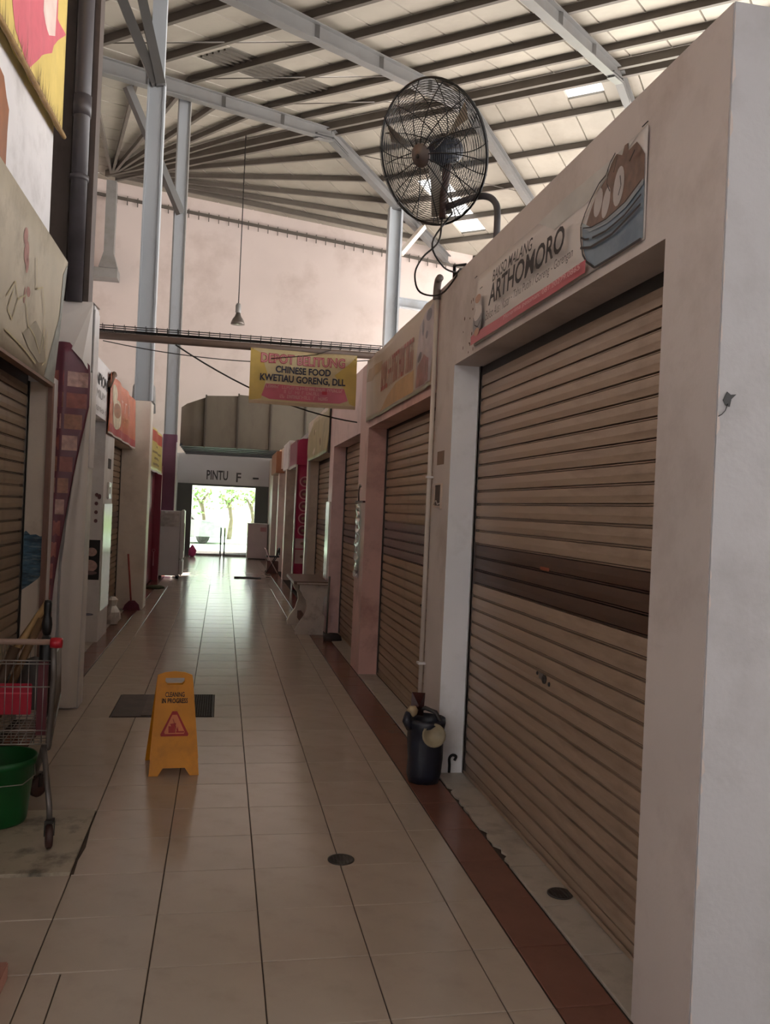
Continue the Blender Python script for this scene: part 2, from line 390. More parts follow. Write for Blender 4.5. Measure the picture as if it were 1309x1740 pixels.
for t, e1 in ((0, 8.1), (4.2, 10.5), (8.04, 10.5), (11.9, 10.5), (16, 10.5), (20, 10.5), (24, 10.5), (28, 10.5)):
    mb = MB(); mb.hbeam(rp(-29.5, t), rp(0, t), .2, .32, .022); mb.hbeam(rp(0, t), rp(e1, t), .2, .3, .022)
    mb.hbeam(rp(-.8, t, -.14), rp(0, t, -.12), .18, .14, .02); mb.hbeam(rp(0, t, -.12), rp(.8, t, -.14), .18, .14, .02)
    for e in (-10.6, -7.1, -4.7, -2.4): mb.beam(rp(e, t, -.14), rp(e, t, .14), .2, .02)
    obj('rafter', mb, m_rafter, ceil)
mb = MB()
for a, b in ((-9, 3), (-6, 3), (-3.2, 4.2), (1.5, 2)):
    mb.tube([rp(a, .2, .2), rp(a+3.2, 4.0, .2)], .012, 5)
obj('tie_rod', mb, m_purlin, ceil)

# tall far wall
def wtop(x, y=30.0):
    e = (x-E0.x)*EV.x+(y-E0.y)*EV.y; return E0.z+rz(e)+.36
def wallpoly(xs, zb): return [(xs[0], zb), (xs[-1], zb)]+[(x, wtop(x)) for x in reversed(xs)]
mb = MB()
for xs, zb in (([-14, -9, -5, -1.6], -.1), ([-1.6, 1.6], 3.05), ([1.6, 6, 10, 14], -.1)):
    mb.prism(wallpoly(xs, zb), (0, 30.0, 0), (1,0,0), (0,0,1), (0,1,0), .25)
wb = struct(obj('wall_back', mb, m_wallback), 'tall pale plaster end wall of the hall under the roof')
mb = MB()
for i in range(60):
    x = -6+.34*i; mb.beam((x, 29.93, wtop(x)-.75), (x, 29.93, wtop(x)-.45), .03, .03)
mb.beam((-6.5, 29.95, wtop(-6.5)-.55), (-5.0, 29.95, wtop(-5.0)-.55), .05, .1); mb.beam((-5, 29.95, wtop(-5)-.55), (14, 29.95, wtop(14)-.55), .05, .1)
obj('edge_rail', mb, m_purlin, wb)

mb = MB().prism([(-3, -.1), (30.2, -.1), (30.2, 12.4), (-3, 6.0)], (-6.4, 0, 0), (0,1,0), (0,0,1), (-1,0,0), .2)
struct(obj('side_light_block', mb, m_wallback), 'outer left wall added behind the left shops to cut light')  # added wall, keeps side light off the left of the far wall
# steel columns
def column(name, x, y, z0, z1, w, label, mat=m_poles):
    t = thing(name, (x, y, z0), label, 'column')
    obj('shaft', MB().hbeam((x, y, z0), (x, y, z1), w, w, .025, up=(0,1,0)).box(x-w*.32, x+w*.32, y-w*.32, y-w*.30, z0, z1), mat, t)
    return t
zt = lambda x, y: E0.z+rz((x-E0.x)*EV.x+(y-E0.y)*EV.y)
c1 = thing('steel_column', (-1.27, 13.52, 3.17), 'pale grey steel column with forked struts rising from the cream pillar', 'column')
obj('shaft', MB().box(-1.375, -1.165, 13.43, 13.61, 3.17, zt(-1.27, 13.5)-.1), m_poles, c1)
obj('flange', B(-1.40, -1.375, 13.40, 13.64, 3.17, 8.1), m_poles, c1); obj('flange', B(-1.165, -1.14, 13.40, 13.64, 3.17, 8.1), m_poles, c1)
obj('base_plate', B(-1.44, -1.1, 13.36, 13.68, 3.165, 3.18), m_steel, c1)
obj('strut', MB().beam((-1.27, 13.4, 8.0), (-1.95, 13.4, 9.5), .14, .14), m_rafter, c1)
obj('strut', MB().beam((-1.2, 13.38, 8.0), (-1.62, 13.36, 9.6), .12, .14), m_rafter, c1)
c2 = thing('steel_column', (-1.22, 19.75, 0), 'grey steel column with purple-clad foot behind the white fridge', 'column')
zc = zt(-1.22, 19.75)+.16
obj('shaft', B(-1.34, -1.12, 19.65, 19.85, 3.17, zc), m_poles, c2)
obj('flange', B(-1.37, -1.34, 19.62, 19.88, 3.17, zc), m_steel, c2); obj('flange', B(-1.12, -1.09, 19.62, 19.88, 3.17, zc), m_steel, c2)
obj('purple_cladding', B(-1.38, -1.08, 19.60, 19.90, 0, 3.17), M('purple_clad', (104, 62, 84), .4, .08, 3), c2)
obj('corner_trim', B(-1.085, -1.06, 19.58, 19.62, 0, 3.0), m_white, c2)
obj('brace', MB().beam((-1.2, 19.5, 8.1), (-2.35, 18.6, 10.35), .14, .16), m_rafter, c2)
c3 = thing('steel_column', (5.09, 26.95, 0), 'light steel column with diagonal brace standing behind the shops', 'column')
mb = MB().box(4.87, 4.93, 26.75, 27.15, 0, 11.5).box(5.25, 5.31, 26.75, 27.15, 0, 11.5).box(4.93, 5.25, 26.9, 27.0, 0, 11.5)
obj('shaft', mb, m_poles, c3)
obj('brace', MB().beam((5.3, 26.95, 10.0), (6.25, 27.9, 11.3), .18, .14), m_cream, c3)
obj('cross_beam', MB().hbeam((5.2, 26.95, 8.45), (9.5, 26.95, 8.2), .2, .32, .03), m_poles, c3)
mb = MB().box(Pe.x-.16, Pe.x+.16, 29.3, 29.6, 9.3, 12.2); 
c4 = thing('wall_post', (-4.1, 29.5, 9.0), 'dark roof post on a bracket where all the fanned purlins meet', 'post')
obj('shaft', mb, m_steel, c4)
obj('bracket', MB().box(-5.2, Pe.x+.3, 29.3, 29.98, 9.0, 9.3).prism([(-.3, 0), (.3, 0), (.16, .5), (-.16, .5)], (Pe.x, 29.25, 9.3), (1,0,0), (0,0,1), (0,1,0), .4), m_steel, c4)
c5 = thing('soot_column', (-1.22, 7.15, 3.18), 'sooty brown steel column behind the black drain pipe', 'column')
zc = zt(-1.2, 7.2)-.1
obj('shaft', B(-1.25, -1.2, 7.04, 7.19, 3.18, zc), m_browncol, c5)
obj('flange', B(-1.44, -1.29, 7.0, 7.2, 3.18, zc), m_browncol, c5); obj('flange', B(-1.15, -1.11, 7.0, 7.2, 3.18, zc), m_browncol, c5)
obj('web', B(-1.36, -1.12, 7.14, 7.18, 3.18, zc), m_browncol, c5)
dp = thing('drain_pipe', (-1.205, 6.93, 3.2), 'thick dark drain pipe running up the brown column', 'pipe')
obj('pipe', MB().tube([(-1.205, 6.93, 3.18), (-1.205, 6.93, 7.6)], .062, 16), m_pipe, dp)
obj('collar', MB().tube([(-1.205, 6.93, 4.12), (-1.205, 6.93, 4.16)], .072, 16), m_pipe, dp); obj('collar', MB().tube([(-1.205, 6.93, 4.62), (-1.205, 6.93, 4.78)], .069, 16), m_pipe, dp)

# ------------------------------------------------------------------ right-hand shops
XF, XB = 1.41, 1.60
w1 = struct(obj('wall_right', MB().box(XF, XB, 2.262, 2.60, 0, 3.2).box(XF, XB, 2.60, 5.22, 2.61, 3.2).box(XF, XB, 5.22, 5.66, 0, 3.2), m_beige), 'beige painted shop front around the large brown shutter')
struct(obj('wall_end', B(1.413, 6.5, 2.255, 2.40, 0, 3.2), m_endwall), 'white painted end wall of the first shop')
struct(obj('trim_1', B(1.412, 1.60, 5.214, 5.2205, 0, 2.61), m_reveal), 'white painted door jamb beside the brown shutter')
struct(obj('wall_right', MB().box(XF, XB, 5.66, 8.40, 2.49, 3.18).box(XF, XB, 8.40, 8.93, 0, 3.18), m_pinkbrown), 'dusty pink shop front behind the faded banner')
struct(obj('wall_right', MB().box(XF, XB, 8.93, 11.1, 2.48, 3.18).box(XF, XB, 11.1, 11.5, 0, 3.18), m_pink), 'pale pink shop front')
struct(obj('wall_right', MB().box(XF, XB, 11.5, 14.3, 2.45, 3.12).box(XF, XB, 14.3, 14.72, 0, 3.12), m_cream), 'cream shop front below the olive banner')
struct(obj('wall_right', MB().box(XF, XB, 18.62, 19.2, 2.55, 3.05).box(XF-.02, XB+.1, 19.2, 19.55, 0, 3.05).box(XF, XB, 19.55, 21.6, 2.6, 3.1).box(XF-.03, XB+.1, 21.6, 22.0, 0, 3.1).box(XF, XB, 22, 24.2, 2.6, 3.1).box(XF-.04, XB+.1, 24.2, 24.7, 0, 3.1).box(XF, XB, 24.7, 27.2, 0, 3.1), m_cream), 'cream far shop piers near the door')
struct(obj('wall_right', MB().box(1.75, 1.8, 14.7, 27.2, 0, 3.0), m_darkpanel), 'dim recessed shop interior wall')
struct(obj('wall_right', MB().box(1.6, 6.5, 2.4, 27.2, 3.05, 3.15).box(6.4, 6.5, 2.4, 27.2, 0, 3.1), m_greywall), 'flat concrete roof slab over the right shops')
# stains and chipped paint on walls are in the paint materials; the ragged paint line at the corner
mb = MB(); z = 0.05
while z < 3.15:
    h = random.uniform(.02, .09); d = random.uniform(.002, .012); mb.prism([(1.412, z), (1.412+d, z+h*.3), (1.412+d*.6, z+h*.8), (1.412, z+h)], (0, 2.2552, 0), (1,0,0), (0,0,1), (0,-1,0), .0012); z += h+random.uniform(0, .12)
obj('ragged_paint_edge', mb, m_beige, w1)
hole = tag(obj('cable_hole', MB().prism([(1.428, 2.03), (1.440, 2.056), (1.452, 2.048), (1.470, 2.05), (1.455, 2.035), (1.450, 2.012), (1.436, 2.016)], (0, 2.2548, 0), (1,0,0), (0,0,1), (0,-1,0), .002).tube([(1.443, 2.252, 2.02), (1.435, 2.251, 2.0), (1.424, 2.251, 1.988), (1.414, 2.252, 1.982)], .0014, 5), m_black), 'ragged black cable hole broken into the white end wall', 'hole')

SM = {}
PITCH_S = .083
def slat_mesh(L, sgn, mat):
    key = (round(L, 3), sgn, mat.name)
    if key in SM: return SM[key]
    prof = [(0,-.010),(.004,-.010),(.0045,.007),(.0085,.007),(.009,-.010),(.0135,-.010),(.0145,.014),(.045,.0175),(.082,.015),(.083,-.010)]
    vs = []
    for z, d in prof: vs += [(sgn*d, 0, z), (sgn*d, L, z)]
    fs = [(2*i, 2*i+1, 2*i+3, 2*i+2) for i in range(len(prof)-1)]
    me = MB().add(vs, fs).mesh('slat'); me.materials.append(mat); SM[key] = me; return me
def shutter(x, y0, y1, z0, z1, sgn, ms, mband, band, label, lock=None, group=None):
    t = thing('roller_shutter', (x, (y0+y1)/2, z0), label, 'shutter', group)
    n = int((z1-z0-.05)/PITCH_S); L = y1-y0-.06
    for i in range(n):
        z = z0+.05+PITCH_S*i; mid = z+PITCH_S/2
        mt = mband if band and band[0] <= mid <= band[1] else ms
        o = link('slat', slat_mesh(L, sgn, mt), None, t); o.matrix_parent_inverse = Matrix.Identity(4)
        o.location = (random.uniform(-.0008, .0008), y0+.03-(y0+y1)/2, z-z0)
    obj('bottom_bar', MB().box(x-.012, x+.012, y0+.03, y1-.03, z0, z0+.052).box(x-.012+sgn*.012, x+sgn*.028, y0+.03, y1-.03, z0+.004, z0+.022), ms, t)
    for yy in (y0, y1-.03):
        obj('guide_rail', MB().box(x-.03, x+.03, yy, yy+.006 if yy == y1-.03 else yy+.03, z0, z1).box(x+sgn*.022, x+sgn*.03, yy, yy+.03, z0, z1), m_rail, t)
    if n*PITCH_S+z0+.05 < z1: obj('top_hood', B(x-.012, x+.012, y0, y1, z0+.05+n*PITCH_S, z1+.05), m_dark, t)
    if lock:
        ly, lz = lock
        k = obj('lock', MB().lathe([(.022, 0), (.022, .008), (.012, .014), (.0, .014)], (x+sgn*.016, ly, lz), 16, axis=(sgn, 0, 0)), m_dark, t)
        obj('keyhole_cover', MB().prism([(-.028, -.014), (.028, -.014), (.028, .016), (-.028, .016)], (x+sgn*.0165, ly+.045, lz+.006), (0,1,0), (0,0,1), (sgn,0,0), .004), m_rail, k)
        obj('rivet', MB().lathe([(.010, 0), (.008, .006), (0, .008)], (x+sgn*.016, ly+.1, lz+.012), 10, axis=(sgn,0,0)), m_black, k)
        obj('rivet', MB().lathe([(.012, 0), (.01, .007), (0, .009)], (x+sgn*.016, ly-.06, lz-.012), 10, axis=(sgn,0,0)), m_black, k)
    return t
s1 = shutter(1.605, 2.60, 5.214, .012, 2.61, -1, m_slat, m_slatd, (1.25, 1.5), 'wide brown roller shutter with a darker band under the meatball banner', (3.92, .87))
tag(obj('price_sticker', B(1.5895, 1.591, 3.93, 4.05, 1.40, 1.45), M('orange_sticker', (150, 80, 56), .6)), 'small orange sticker on the dark band of the shutter', 'sticker')
shutter(1.625, 5.66, 8.40, .012, 2.49, -1, m_slat2, m_slat2d, (1.25, 1.52), 'tan roller shutter with a grey band beside the white drain pipe', (6.55, .9))
shutter(1.60, 8.93, 11.1, .012, 2.48, -1, m_slat2, m_slat2d, (1.2, 1.5), 'tan roller shutter between the two pink piers', (9.3, .9))
shutter(1.60, 11.5, 14.3, .012, 2.45, -1, m_slat2, m_slat2d, (1.2, 1.5), 'tan roller shutter under the olive banner', (12.5, .9))

struct(obj('rear_light_block', MB().box(-9, 26, -15, -8, 0, 3.3), m_beige), 'unseen block added behind the viewer to cut low light')  # unseen block, added to hold back low light from behind the camera
# ---- first shop's banner
m_vinyl = M('vinyl_white', (206, 196, 190), .4, .04, 2)
S = Sheet((1.408, 4.78, 2.65), **RW, ripple=lambda u, v: .004*math.sin(u*9+v*6)*(.5+v)+.004)
bn = tag(S.base('shop_banner', 2.04, .40, m_vinyl, nu=40), 'white meatball shop banner with a blue soup bowl picture', 'banner')
bl = M('print_blue', (108, 124, 138), .4, .12, 5, dirt=(60, 82, 104), dirt_amt=.7, dirt_scale=4)
S.prn('printed_picture', [[(.98, .40), (1.55, .40), (1.98, .395), (1.55, .30), (1.2, .30)]], M('print_grey', (186, 182, 176), .4), bn)
S.prn('printed_picture', [[(1.51, .22), (1.525, .13), (1.57, .06), (1.66, .006), (2.035, .006), (2.035, .21), (1.9, .175), (1.75, .165), (1.6, .18)]], bl, bn)
br = M('print_brown', (104, 76, 62), .4, .3, 25)
S.prn('printed_picture', [[(1.545, .195), (1.575, .24), (1.62, .29), (1.67, .32), (1.72, .335), (1.755, .375), (1.80, .395), (1.85, .37), (1.87, .398), (1.90, .395), (1.905, .365), (1.97, .37), (2.01, .33), (2.035, .30), (2.035, .21), (1.9, .178), (1.75, .168), (1.62, .178)]], br, bn)
wt = M('print_ball', (178, 168, 164), .4, .06, 10)
S.prn('printed_picture', [ell(1.655, .262, .036, .055, rot=-.25), ell(1.725, .238, .032, .058, rot=-.3), ell(1.83, .262, .045, .072, rot=-.2)], wt, bn)
S.prn('printed_picture', [[(1.515, .205), (1.6, .165), (1.75, .15), (1.9, .16), (2.035, .195), (2.035, .215), (1.9, .18), (1.75, .17), (1.6, .183), (1.52, .225)]], M('print_rim', (150, 160, 166), .4), bn)
for pts, w in (([(1.54, .25), (1.51, .215), (1.515, .16), (1.54, .09), (1.58, .05), (1.66, .004), (2.03, .004)], .010), ([(1.54, .25), (1.6, .30), (1.66, .335), (1.72, .345), (1.755, .38), (1.80, .398)], .008),
               ([(1.52, .165), (1.56, .145), (1.6, .135)], .008), ([(1.63, .13), (1.75, .12), (1.9, .13), (2.03, .16)], .008), ([(1.525, .12), (1.62, .095), (1.8, .09), (2.03, .125)], .010),
               ([(1.545, .195), (1.62, .175), (1.75, .165), (1.9, .175), (2.03, .208)], .005), ([(1.86, .29), (1.87, .25), (1.85, .22)], .006), ([(1.94, .31), (1.98, .335)], .008), ([(1.76, .36), (1.75, .30), (1.78, .26)], .005), ([(1.84, .37), (1.81, .32)], .005)):
    S.stroke(pts, w, m_ink, bn)
S.prn('printed_strip', [[(.0, .0), (1.60, .0), (1.60, .052), (.06, .056), (.0, .05)]], M('print_red', (176, 58, 70), .4, .08, 6), bn)
S.prn('printed_picture', [ell(.125, .11, .085, .07, rot=.2)], M('print_bowl_grey', (120, 116, 116), .4, .2, 20), bn)
S.prn('printed_picture', [ell(.135, .16, .075, .035, rot=.2), ell(.13, .215, .05, .04)], M('print_bowl_white', (196, 186, 180), .4), bn)
S.prn('printed_picture', [ell(.13, .245, .05, .025), ell(.13, .055, .05, .022)], M('print_orange', (170, 118, 84), .4), bn)
S.stroke([(.06, .15), (.09, .1), (.15, .08), (.2, .11)], .006, m_ink, bn)
S.txt('BAKSO MALANG', .38, .97, .275, .335, m_ink, bn, .01, .25)
S.txt('ARTHOMORO', .33, 1.38, .155, .268, m_ink, bn, .02, .15)
g3 = M('grey_ink', (96, 86, 84), .7, .2, 20)
S.txt('Bakso Alus / Kasar', .30, .70, .082, .135, g3, bn, 0, .15); S.txt('- Tahu Putih / Goreng', .725, 1.22, .082, .135, g3, bn, 0, .15); S.txt('- Gorengan', 1.245, 1.49, .082, .135, g3, bn, 0, .15)
S.txt('Menerima pesanan: 081.20279.0865', .62, 1.57, .012, .042, M('pale_ink', (214, 160, 158), .6), bn, 0, .15)
mb = MB()
for u, v in ((.01, .39), (2.03, .395), (.01, .01), (.12, .30)): mb.tube([S.P(u-.02, v+.01, .006), S.P(u+.02, v+.012, .006)], .002, 5)
obj('tie_wire', mb, m_dark, bn)
# grime spots left of the banner
mb = MB()
for _ in range(16):
    y, z = random.uniform(4.8, 5.05), random.uniform(2.62, 2.95); mb.prism(ell(0, 0, random.uniform(.003, .008), random.uniform(.004, .012), 7), (1.4095, y, z), (0,1,0), (0,0,1), (-1,0,0), .001)
obj('paint_chip', mb, M('rust_spot', (90, 62, 50), .8), w1)

# ---- second shop's faded banner
S = Sheet((1.40, 8.47, 2.55), **RW, ripple=lambda u, v: .012+.010*math.sin(u*13+v*3)*max(0, 1-u/1.1)+.012*math.sin(u*17+v*6)*max(0, (u-2.2)/.6)+.004*math.sin(u*5))
b2 = tag(S.base('faded_banner', 2.76, .625, M('vinyl_faded', (196, 178, 158), .45, .08, 2), nu=60, nv=12), 'faded cream food banner with washed-out red letters on the pink shop', 'banner')
S.prn('printed_strip', [[(.75, .03), (2.15, .03), (2.15, .20), (1.5, .19), (1.1, .13)]], M('print_ochre', (190, 152, 108), .45, .15, 6), b2)
S.prn('printed_strip', [[(.02, .40), (.1, .52), (.8, .50), (.75, .42), (.5, .40), (.3, .38)]], M('print_tan', (176, 146, 112), .45), b2)
scribble(S, .75, 2.12, .21, .46, 16, M('print_faded_red', (172, 92, 80), .45, .25, 12), b2, 4, .04)
S.prn('printed_picture', [[(2.22, .03), (2.74, .03), (2.74, .60), (2.5, .55), (2.3, .5), (2.25, .3)]], M('print_photo', (168, 152, 152), .4, .2, 9), b2)
S.prn('printed_picture', [[(2.26, .04), (2.7, .04), (2.68, .2), (2.5, .26), (2.3, .2)]], M('print_photo_red', (142, 92, 88), .4, .3, 14), b2)
S.prn('printed_picture', [ell(2.45, .46, .05, .06), ell(2.62, .52, .06, .045), ell(2.35, .26, .06, .03, rot=.4), ell(2.6, .38, .03, .03)], M('print_photo_dark', (96, 84, 92), .4, .3, 14), b2)

# ---- olive banner, fourth shop (torn top corner)
S = Sheet((1.39, 14.35, 2.44), **RW, ripple=lambda u, v: .01+.012*math.sin(u*3+v*7))
b3 = tag(S.base('olive_banner', 2.8, .60, M('vinyl_olive', (178, 164, 116), .45, .12, 3, dirt=(120, 108, 74), dirt_amt=.6), nu=28, nv=10, edge=lambda u, v: (u, v*(1-.28*max(0, (1.0-u))**2) if u < 1 else v)), 'faded olive yellow banner with a torn corner above a shutter', 'banner')
S.prn('printed_picture', [ell(.9, .42, .12, .03, rot=.3), ell(1.9, .2, .09, .06)], M('print_olive_dark', (116, 84, 52), .5), b3)
S.prn('printed_picture', [[(.8, .1), (.95, .18), (1.05, .1), (1.1, .2), (.9, .05)], ell(1.15, .42, .06, .02)], M('print_olive_pale', (222, 206, 186), .5), b3)
obj('edge_batten', B(1.385, 1.405, 11.50, 11.53, 2.42, 3.05), m_dark, b3)

# ---- magenta kiosk
m_mag = M('magenta_panel', (190, 48, 92), .35, .06, 3)
mk = thing('magenta_kiosk', (1.55, 16.8, 0), 'magenta kiosk pillar printed with round food pictures', 'kiosk')
mb = MB(); arc = [(0, 0), (2.3, 0)]
obj('fascia', MB().box(1.40, 1.72, 16.82, 18.6, 2.5, 3.0), M('mauve_panel', (150, 84, 104), .4, .06, 3), mk)
obj('front_fascia', MB().prism([(0, 0), (.3, 0), (.3, .52), (.1, .52), (.03, .49), (0, .42)], (1.405, 16.76, 2.5), (1,0,0), (0,0,1), (0,1,0), .06), m_mag, mk)
S = Sheet((1.42, 16.78, .02), **CW)
pn = S.base('menu_panel', .29, 2.48, m_mag, mk, 2, 8, .03)
S.prn('printed_picture', [rect(.02, .28, .52, .80), rect(.02, .28, .82, 1.02)], M('print_pale_pink', (222, 186, 186), .5), pn)
S.prn('printed_picture', [ell(.16, z, .105, .105) for z in (.22, 1.18, 1.42, 1.66, 1.9, 2.15)], M('print_ring_pink', (226, 160, 172), .5), pn)
S.prn('printed_picture', [ell(.16, z, .08, .08) for z in (.22, 1.18, 1.42, 1.66, 1.9, 2.15)], M('print_plate_red', (150, 60, 84), .5, .3, 18), pn)
S.prn('printed_picture', [ell(.16, z, .04, .03) for z in (.22, .66, .92, 1.18, 1.42, 1.66, 1.9, 2.15)], M('print_food', (170, 130, 116), .5, .3, 20), pn)
m_shiny = M('bright_metal_and_glint', (226, 220, 214), .22, .05, 8)  # pale gloss for metal parts and for the painted reflections
obj('metal_edge', B(1.395, 1.42, 16.75, 16.82, 0, 2.5), m_shiny, mk)
obj('head_strip', B(1.39, 1.42, 16.85, 18.6, 2.46, 2.52), m_shiny, mk)
tag(obj('white_sign_box', B(1.38, 1.62, 18.7, 20.4, 2.5, 3.12), m_white, bevel=.01), 'plain white sign box beyond the magenta kiosk', 'sign')
tag(obj('orange_sign_box', B(1.28, 1.5, 21.5, 23.6, 2.5, 3.05), M('orange_sign', (168, 116, 84), .5, .1, 4), bevel=.01), 'small orange sign box hung near the door', 'sign')
tag(obj('pier_glint_strip', B(1.39, 1.43, 14.29, 14.33, 0, 2.45), m_shiny), 'thin pale strip beside the olive banner standing for reflected door light', 'post')  # pale strip in place of door light reflected on glossy paint
tag(obj('pier_glint_strip', B(1.385, 1.41, 11.15, 11.5, .72, 1.75), m_shiny), 'pale strip standing for reflected door light on the pale pink pier', 'strip')  # the pier's bright reflection, built as a pale strip
fo = thing('foil_strip', (1.40, 8.75, .97), 'crumpled silver foil strip hung on the dusty pink pier', 'strip')
mb = MB(); vs = []
for i in range(22):
    for j in range(4): vs.append((1.402-random.uniform(0, .022)-.004, 8.62+.07*j, .96+.036*i))
mb.add(vs, [(4*i+j, 4*i+j+1, 4*i+j+5, 4*i+j+4) for i in range(21) for j in range(3)])
obj('foil_sheet', mb, M('foil', (226, 226, 228), .22, .05, 8, metal=.7), fo)
obj('dark_bar', B(1.385, 1.41, 8.42, 8.9, 1.735, 1.755), M('maroon_bar', (80, 40, 40), .5), fo)
obj('hook', MB().tube([(1.39, 8.72, 1.75), (1.385, 8.72, 1.84), (1.39, 8.68, 1.92), (1.39, 8.63, 1.9)], .009, 6), m_rail, fo)

# junction box, sticker, drain pipe on the pier
jb = thing('junction_box', (1.4, 5.5, 1.76), 'open broken junction box on the beige pier', 'junction box')
obj('frame', MB().box(1.396, 1.41, 5.375, 5.385, 1.69, 1.86).box(1.396, 1.41, 5.56, 5.57, 1.71, 1.84).box(1.396, 1.41, 5.385, 5.56, 1.85, 1.86).box(1.396, 1.41, 5.385, 5.56, 1.70, 1.712), M('box_plastic', (196, 176, 160), .5), jb)
obj('dark_recess', B(1.4075, 1.4095, 5.385, 5.565, 1.705, 1.855), M('recess', (84, 70, 62), .8, .3, 20), jb)
obj('wire', MB().tube([(1.404, 5.4, 1.73), (1.398, 5.45, 1.72), (1.4, 5.5, 1.745), (1.398, 5.55, 1.725)], .004, 6), m_beige, jb)
tag(obj('brown_sticker', B(1.4075, 1.41, 5.37, 5.545, 1.985, 2.075), M('sticker_brown', (116, 88, 66), .6, .2, 12, stretch=(1, 12, 1))), 'brown rectangular sticker above the junction box', 'sticker')
pv = thing('white_pipe', (1.385, 5.66, .4), 'thin white drain pipe down the edge of the beige pier', 'pipe')
obj('pipe', MB().tube([(1.388, 5.66, .36), (1.388, 5.662, 3.14)], .016, 10), M('pvc', (206, 194, 184), .4, .06, 4), pv)
obj('elbow', MB().tube(smooth([(1.382, 5.66, 3.13), (1.382, 5.655, 3.2), (1.38, 5.62, 3.25), (1.378, 5.57, 3.255)]), .026, 10), M('pvc_dark', (120, 108, 102), .4), pv)
obj('clip', B(1.36, 1.41, 5.63, 5.69, .62, .635), m_white, pv); obj('clip', B(1.365, 1.41, 5.635, 5.685, 1.9, 1.915), m_white, pv)
tag(obj('wall_hook', MB().tube(smooth([(1.49, 5.205, .012), (1.49, 5.203, .06), (1.487, 5.20, .105), (1.505, 5.20, .125), (1.53, 5.20, .115), (1.52, 5.20, .09)]), .009, 8), m_black), 'small black iron hook at the foot of the white jamb', 'hook')

# ------------------------------------------------------------------ left-hand shops
struct(obj('wall_left', MB().box(-1.75, -1.345, -3, 6.62, 2.56, 6.2).box(-1.75, -1.28, 6.64, 6.98, 0, 2.55), m_white), 'white upper wall behind the painted signboard')
struct(obj('wall_left', MB().box(-1.40, -1.055, 6.985, 7.22, 0, 3.175), m_white), 'white vinyl-wrapped pillar beside the shopping cart')
struct(obj('wall_left', MB().box(-1.66, -1.36, 7.24, 10.2, 2.55, 3.16).box(-1.7, -1.66, 7.24, 10.2, 0, 3.1).box(-1.66, -1.36, 10.2, 11.0, 0, 3.16), m_white), 'white shop front with black lettering')
struct(obj('wall_left', MB().box(-1.66, -1.36, 11.0, 13.3, 2.42, 3.12).box(-1.6, -1.13, 13.3, 13.75, 0, 3.17), M('pillar_paint', (240, 228, 216), .4, .06, 2.5, dirt=(170, 150, 132), dirt_amt=.4, dirt_scale=1.8), bevel=.012), 'cream pillar carrying the pale steel column')
m_mar = M('maroon_wall', (134, 44, 66), .4, .08, 2)
struct(obj('wall_left', MB().box(-1.6, -1.42, 15.0, 19.58, 0, 2.5).box(-1.7, -1.28, 18.3, 18.5, 0, 2.4), m_mar), 'maroon shop wall behind the fridge')
struct(obj('wall_left', MB().box(-1.6, -1.40, 13.75, 19.6, 2.4, 3.1), m_cream), 'cream fascia over the maroon shop')
struct(obj('wall_left', MB().box(-1.6, -1.41, 19.9, 27.2, 0, 3.12).box(-1.43, -1.36, 21.5, 21.9, 0, 3.1), m_greywall), 'grey side wall near the door')
struct(obj('wall_left', MB().box(-6, -1.5, 7.4, 27.2, 3.02, 3.1).box(-6, -5.9, -3, 27.2, 0, 3.1).box(-6, -1.45, -3, 6.6, 6.15, 6.2), m_greywall), 'flat slab over the left shops')
struct(obj('trim_2', B(-1.424, -1.39, 20.0, 20.6, 0, 2.3), m_mag), 'magenta strip by the far left pier')
gd = struct(obj('trim_3', MB().box(-1.44, -1.40, 13.78, 13.82, 0, 2.4).box(-1.44, -1.40, 14.85, 14.9, 0, 2.4), m_shiny), 'shiny metal door frame past the cream pillar')
struct(obj('wall_left', B(-1.62, -1.58, 13.8, 15, 0, 2.4), m_darkpanel), 'dark shop entrance past the cream pillar')
shutter(-1.46, 3.4, 6.63, .012, 2.5, 1, m_slatL, m_slatL, None, 'grimy tan roller shutter under the painted signboard')
shutter(-1.56, 11.0, 13.3, .012, 2.42, 1, m_slat2, m_slat2d, (1.2, 1.5), 'narrow tan roller shutter under the orange banner', (12.6, .9))

# painted signboard leaning out at the top
lean = .065/.92
S = Sheet((-1.262, 3.6, 2.47), U=(0,1,0), V=Vector((lean, 0, 1)), N=(1, 0, 0))
m_board = M('painted_board', (180, 168, 146), .6, .12, 3, dirt=(118, 102, 84), dirt_amt=.65, dirt_scale=2.2)
sb = tag(S.base('painted_signboard', 2.98, .92, m_board, nu=20, nv=6, thick=.03), 'weathered hand-painted signboard with red blots and pale scribbles', 'sign')
S.prn('painted_mark', [ell(1.72, .72, .05, .05), ell(1.78, .64, .06, .07, rot=.3), ell(1.83, .58, .035, .05), ell(1.85, .40, .02, .05), ell(1.93, .44, .05, .03)], M('blot_red', (164, 118, 108), .7, .2, 20), sb)
ol = M('scribble_olive', (182, 168, 132), .7, .15, 20); pg = M('board_smoke', (158, 147, 128), .7, .15, 4); gb = M('board_teal', (138, 138, 130), .6, .25, 8)
S.prn('painted_mark', [[(2.62, 0.02), (2.97, .02), (2.97, .90), (2.86, .80), (2.9, .5), (2.75, .25)]], gb, sb)
S.prn('painted_mark', [[(1.9, .18), (2.2, .32), (2.5, .26), (2.62, .12), (2.4, .08), (2.1, .12)]], pg, sb)
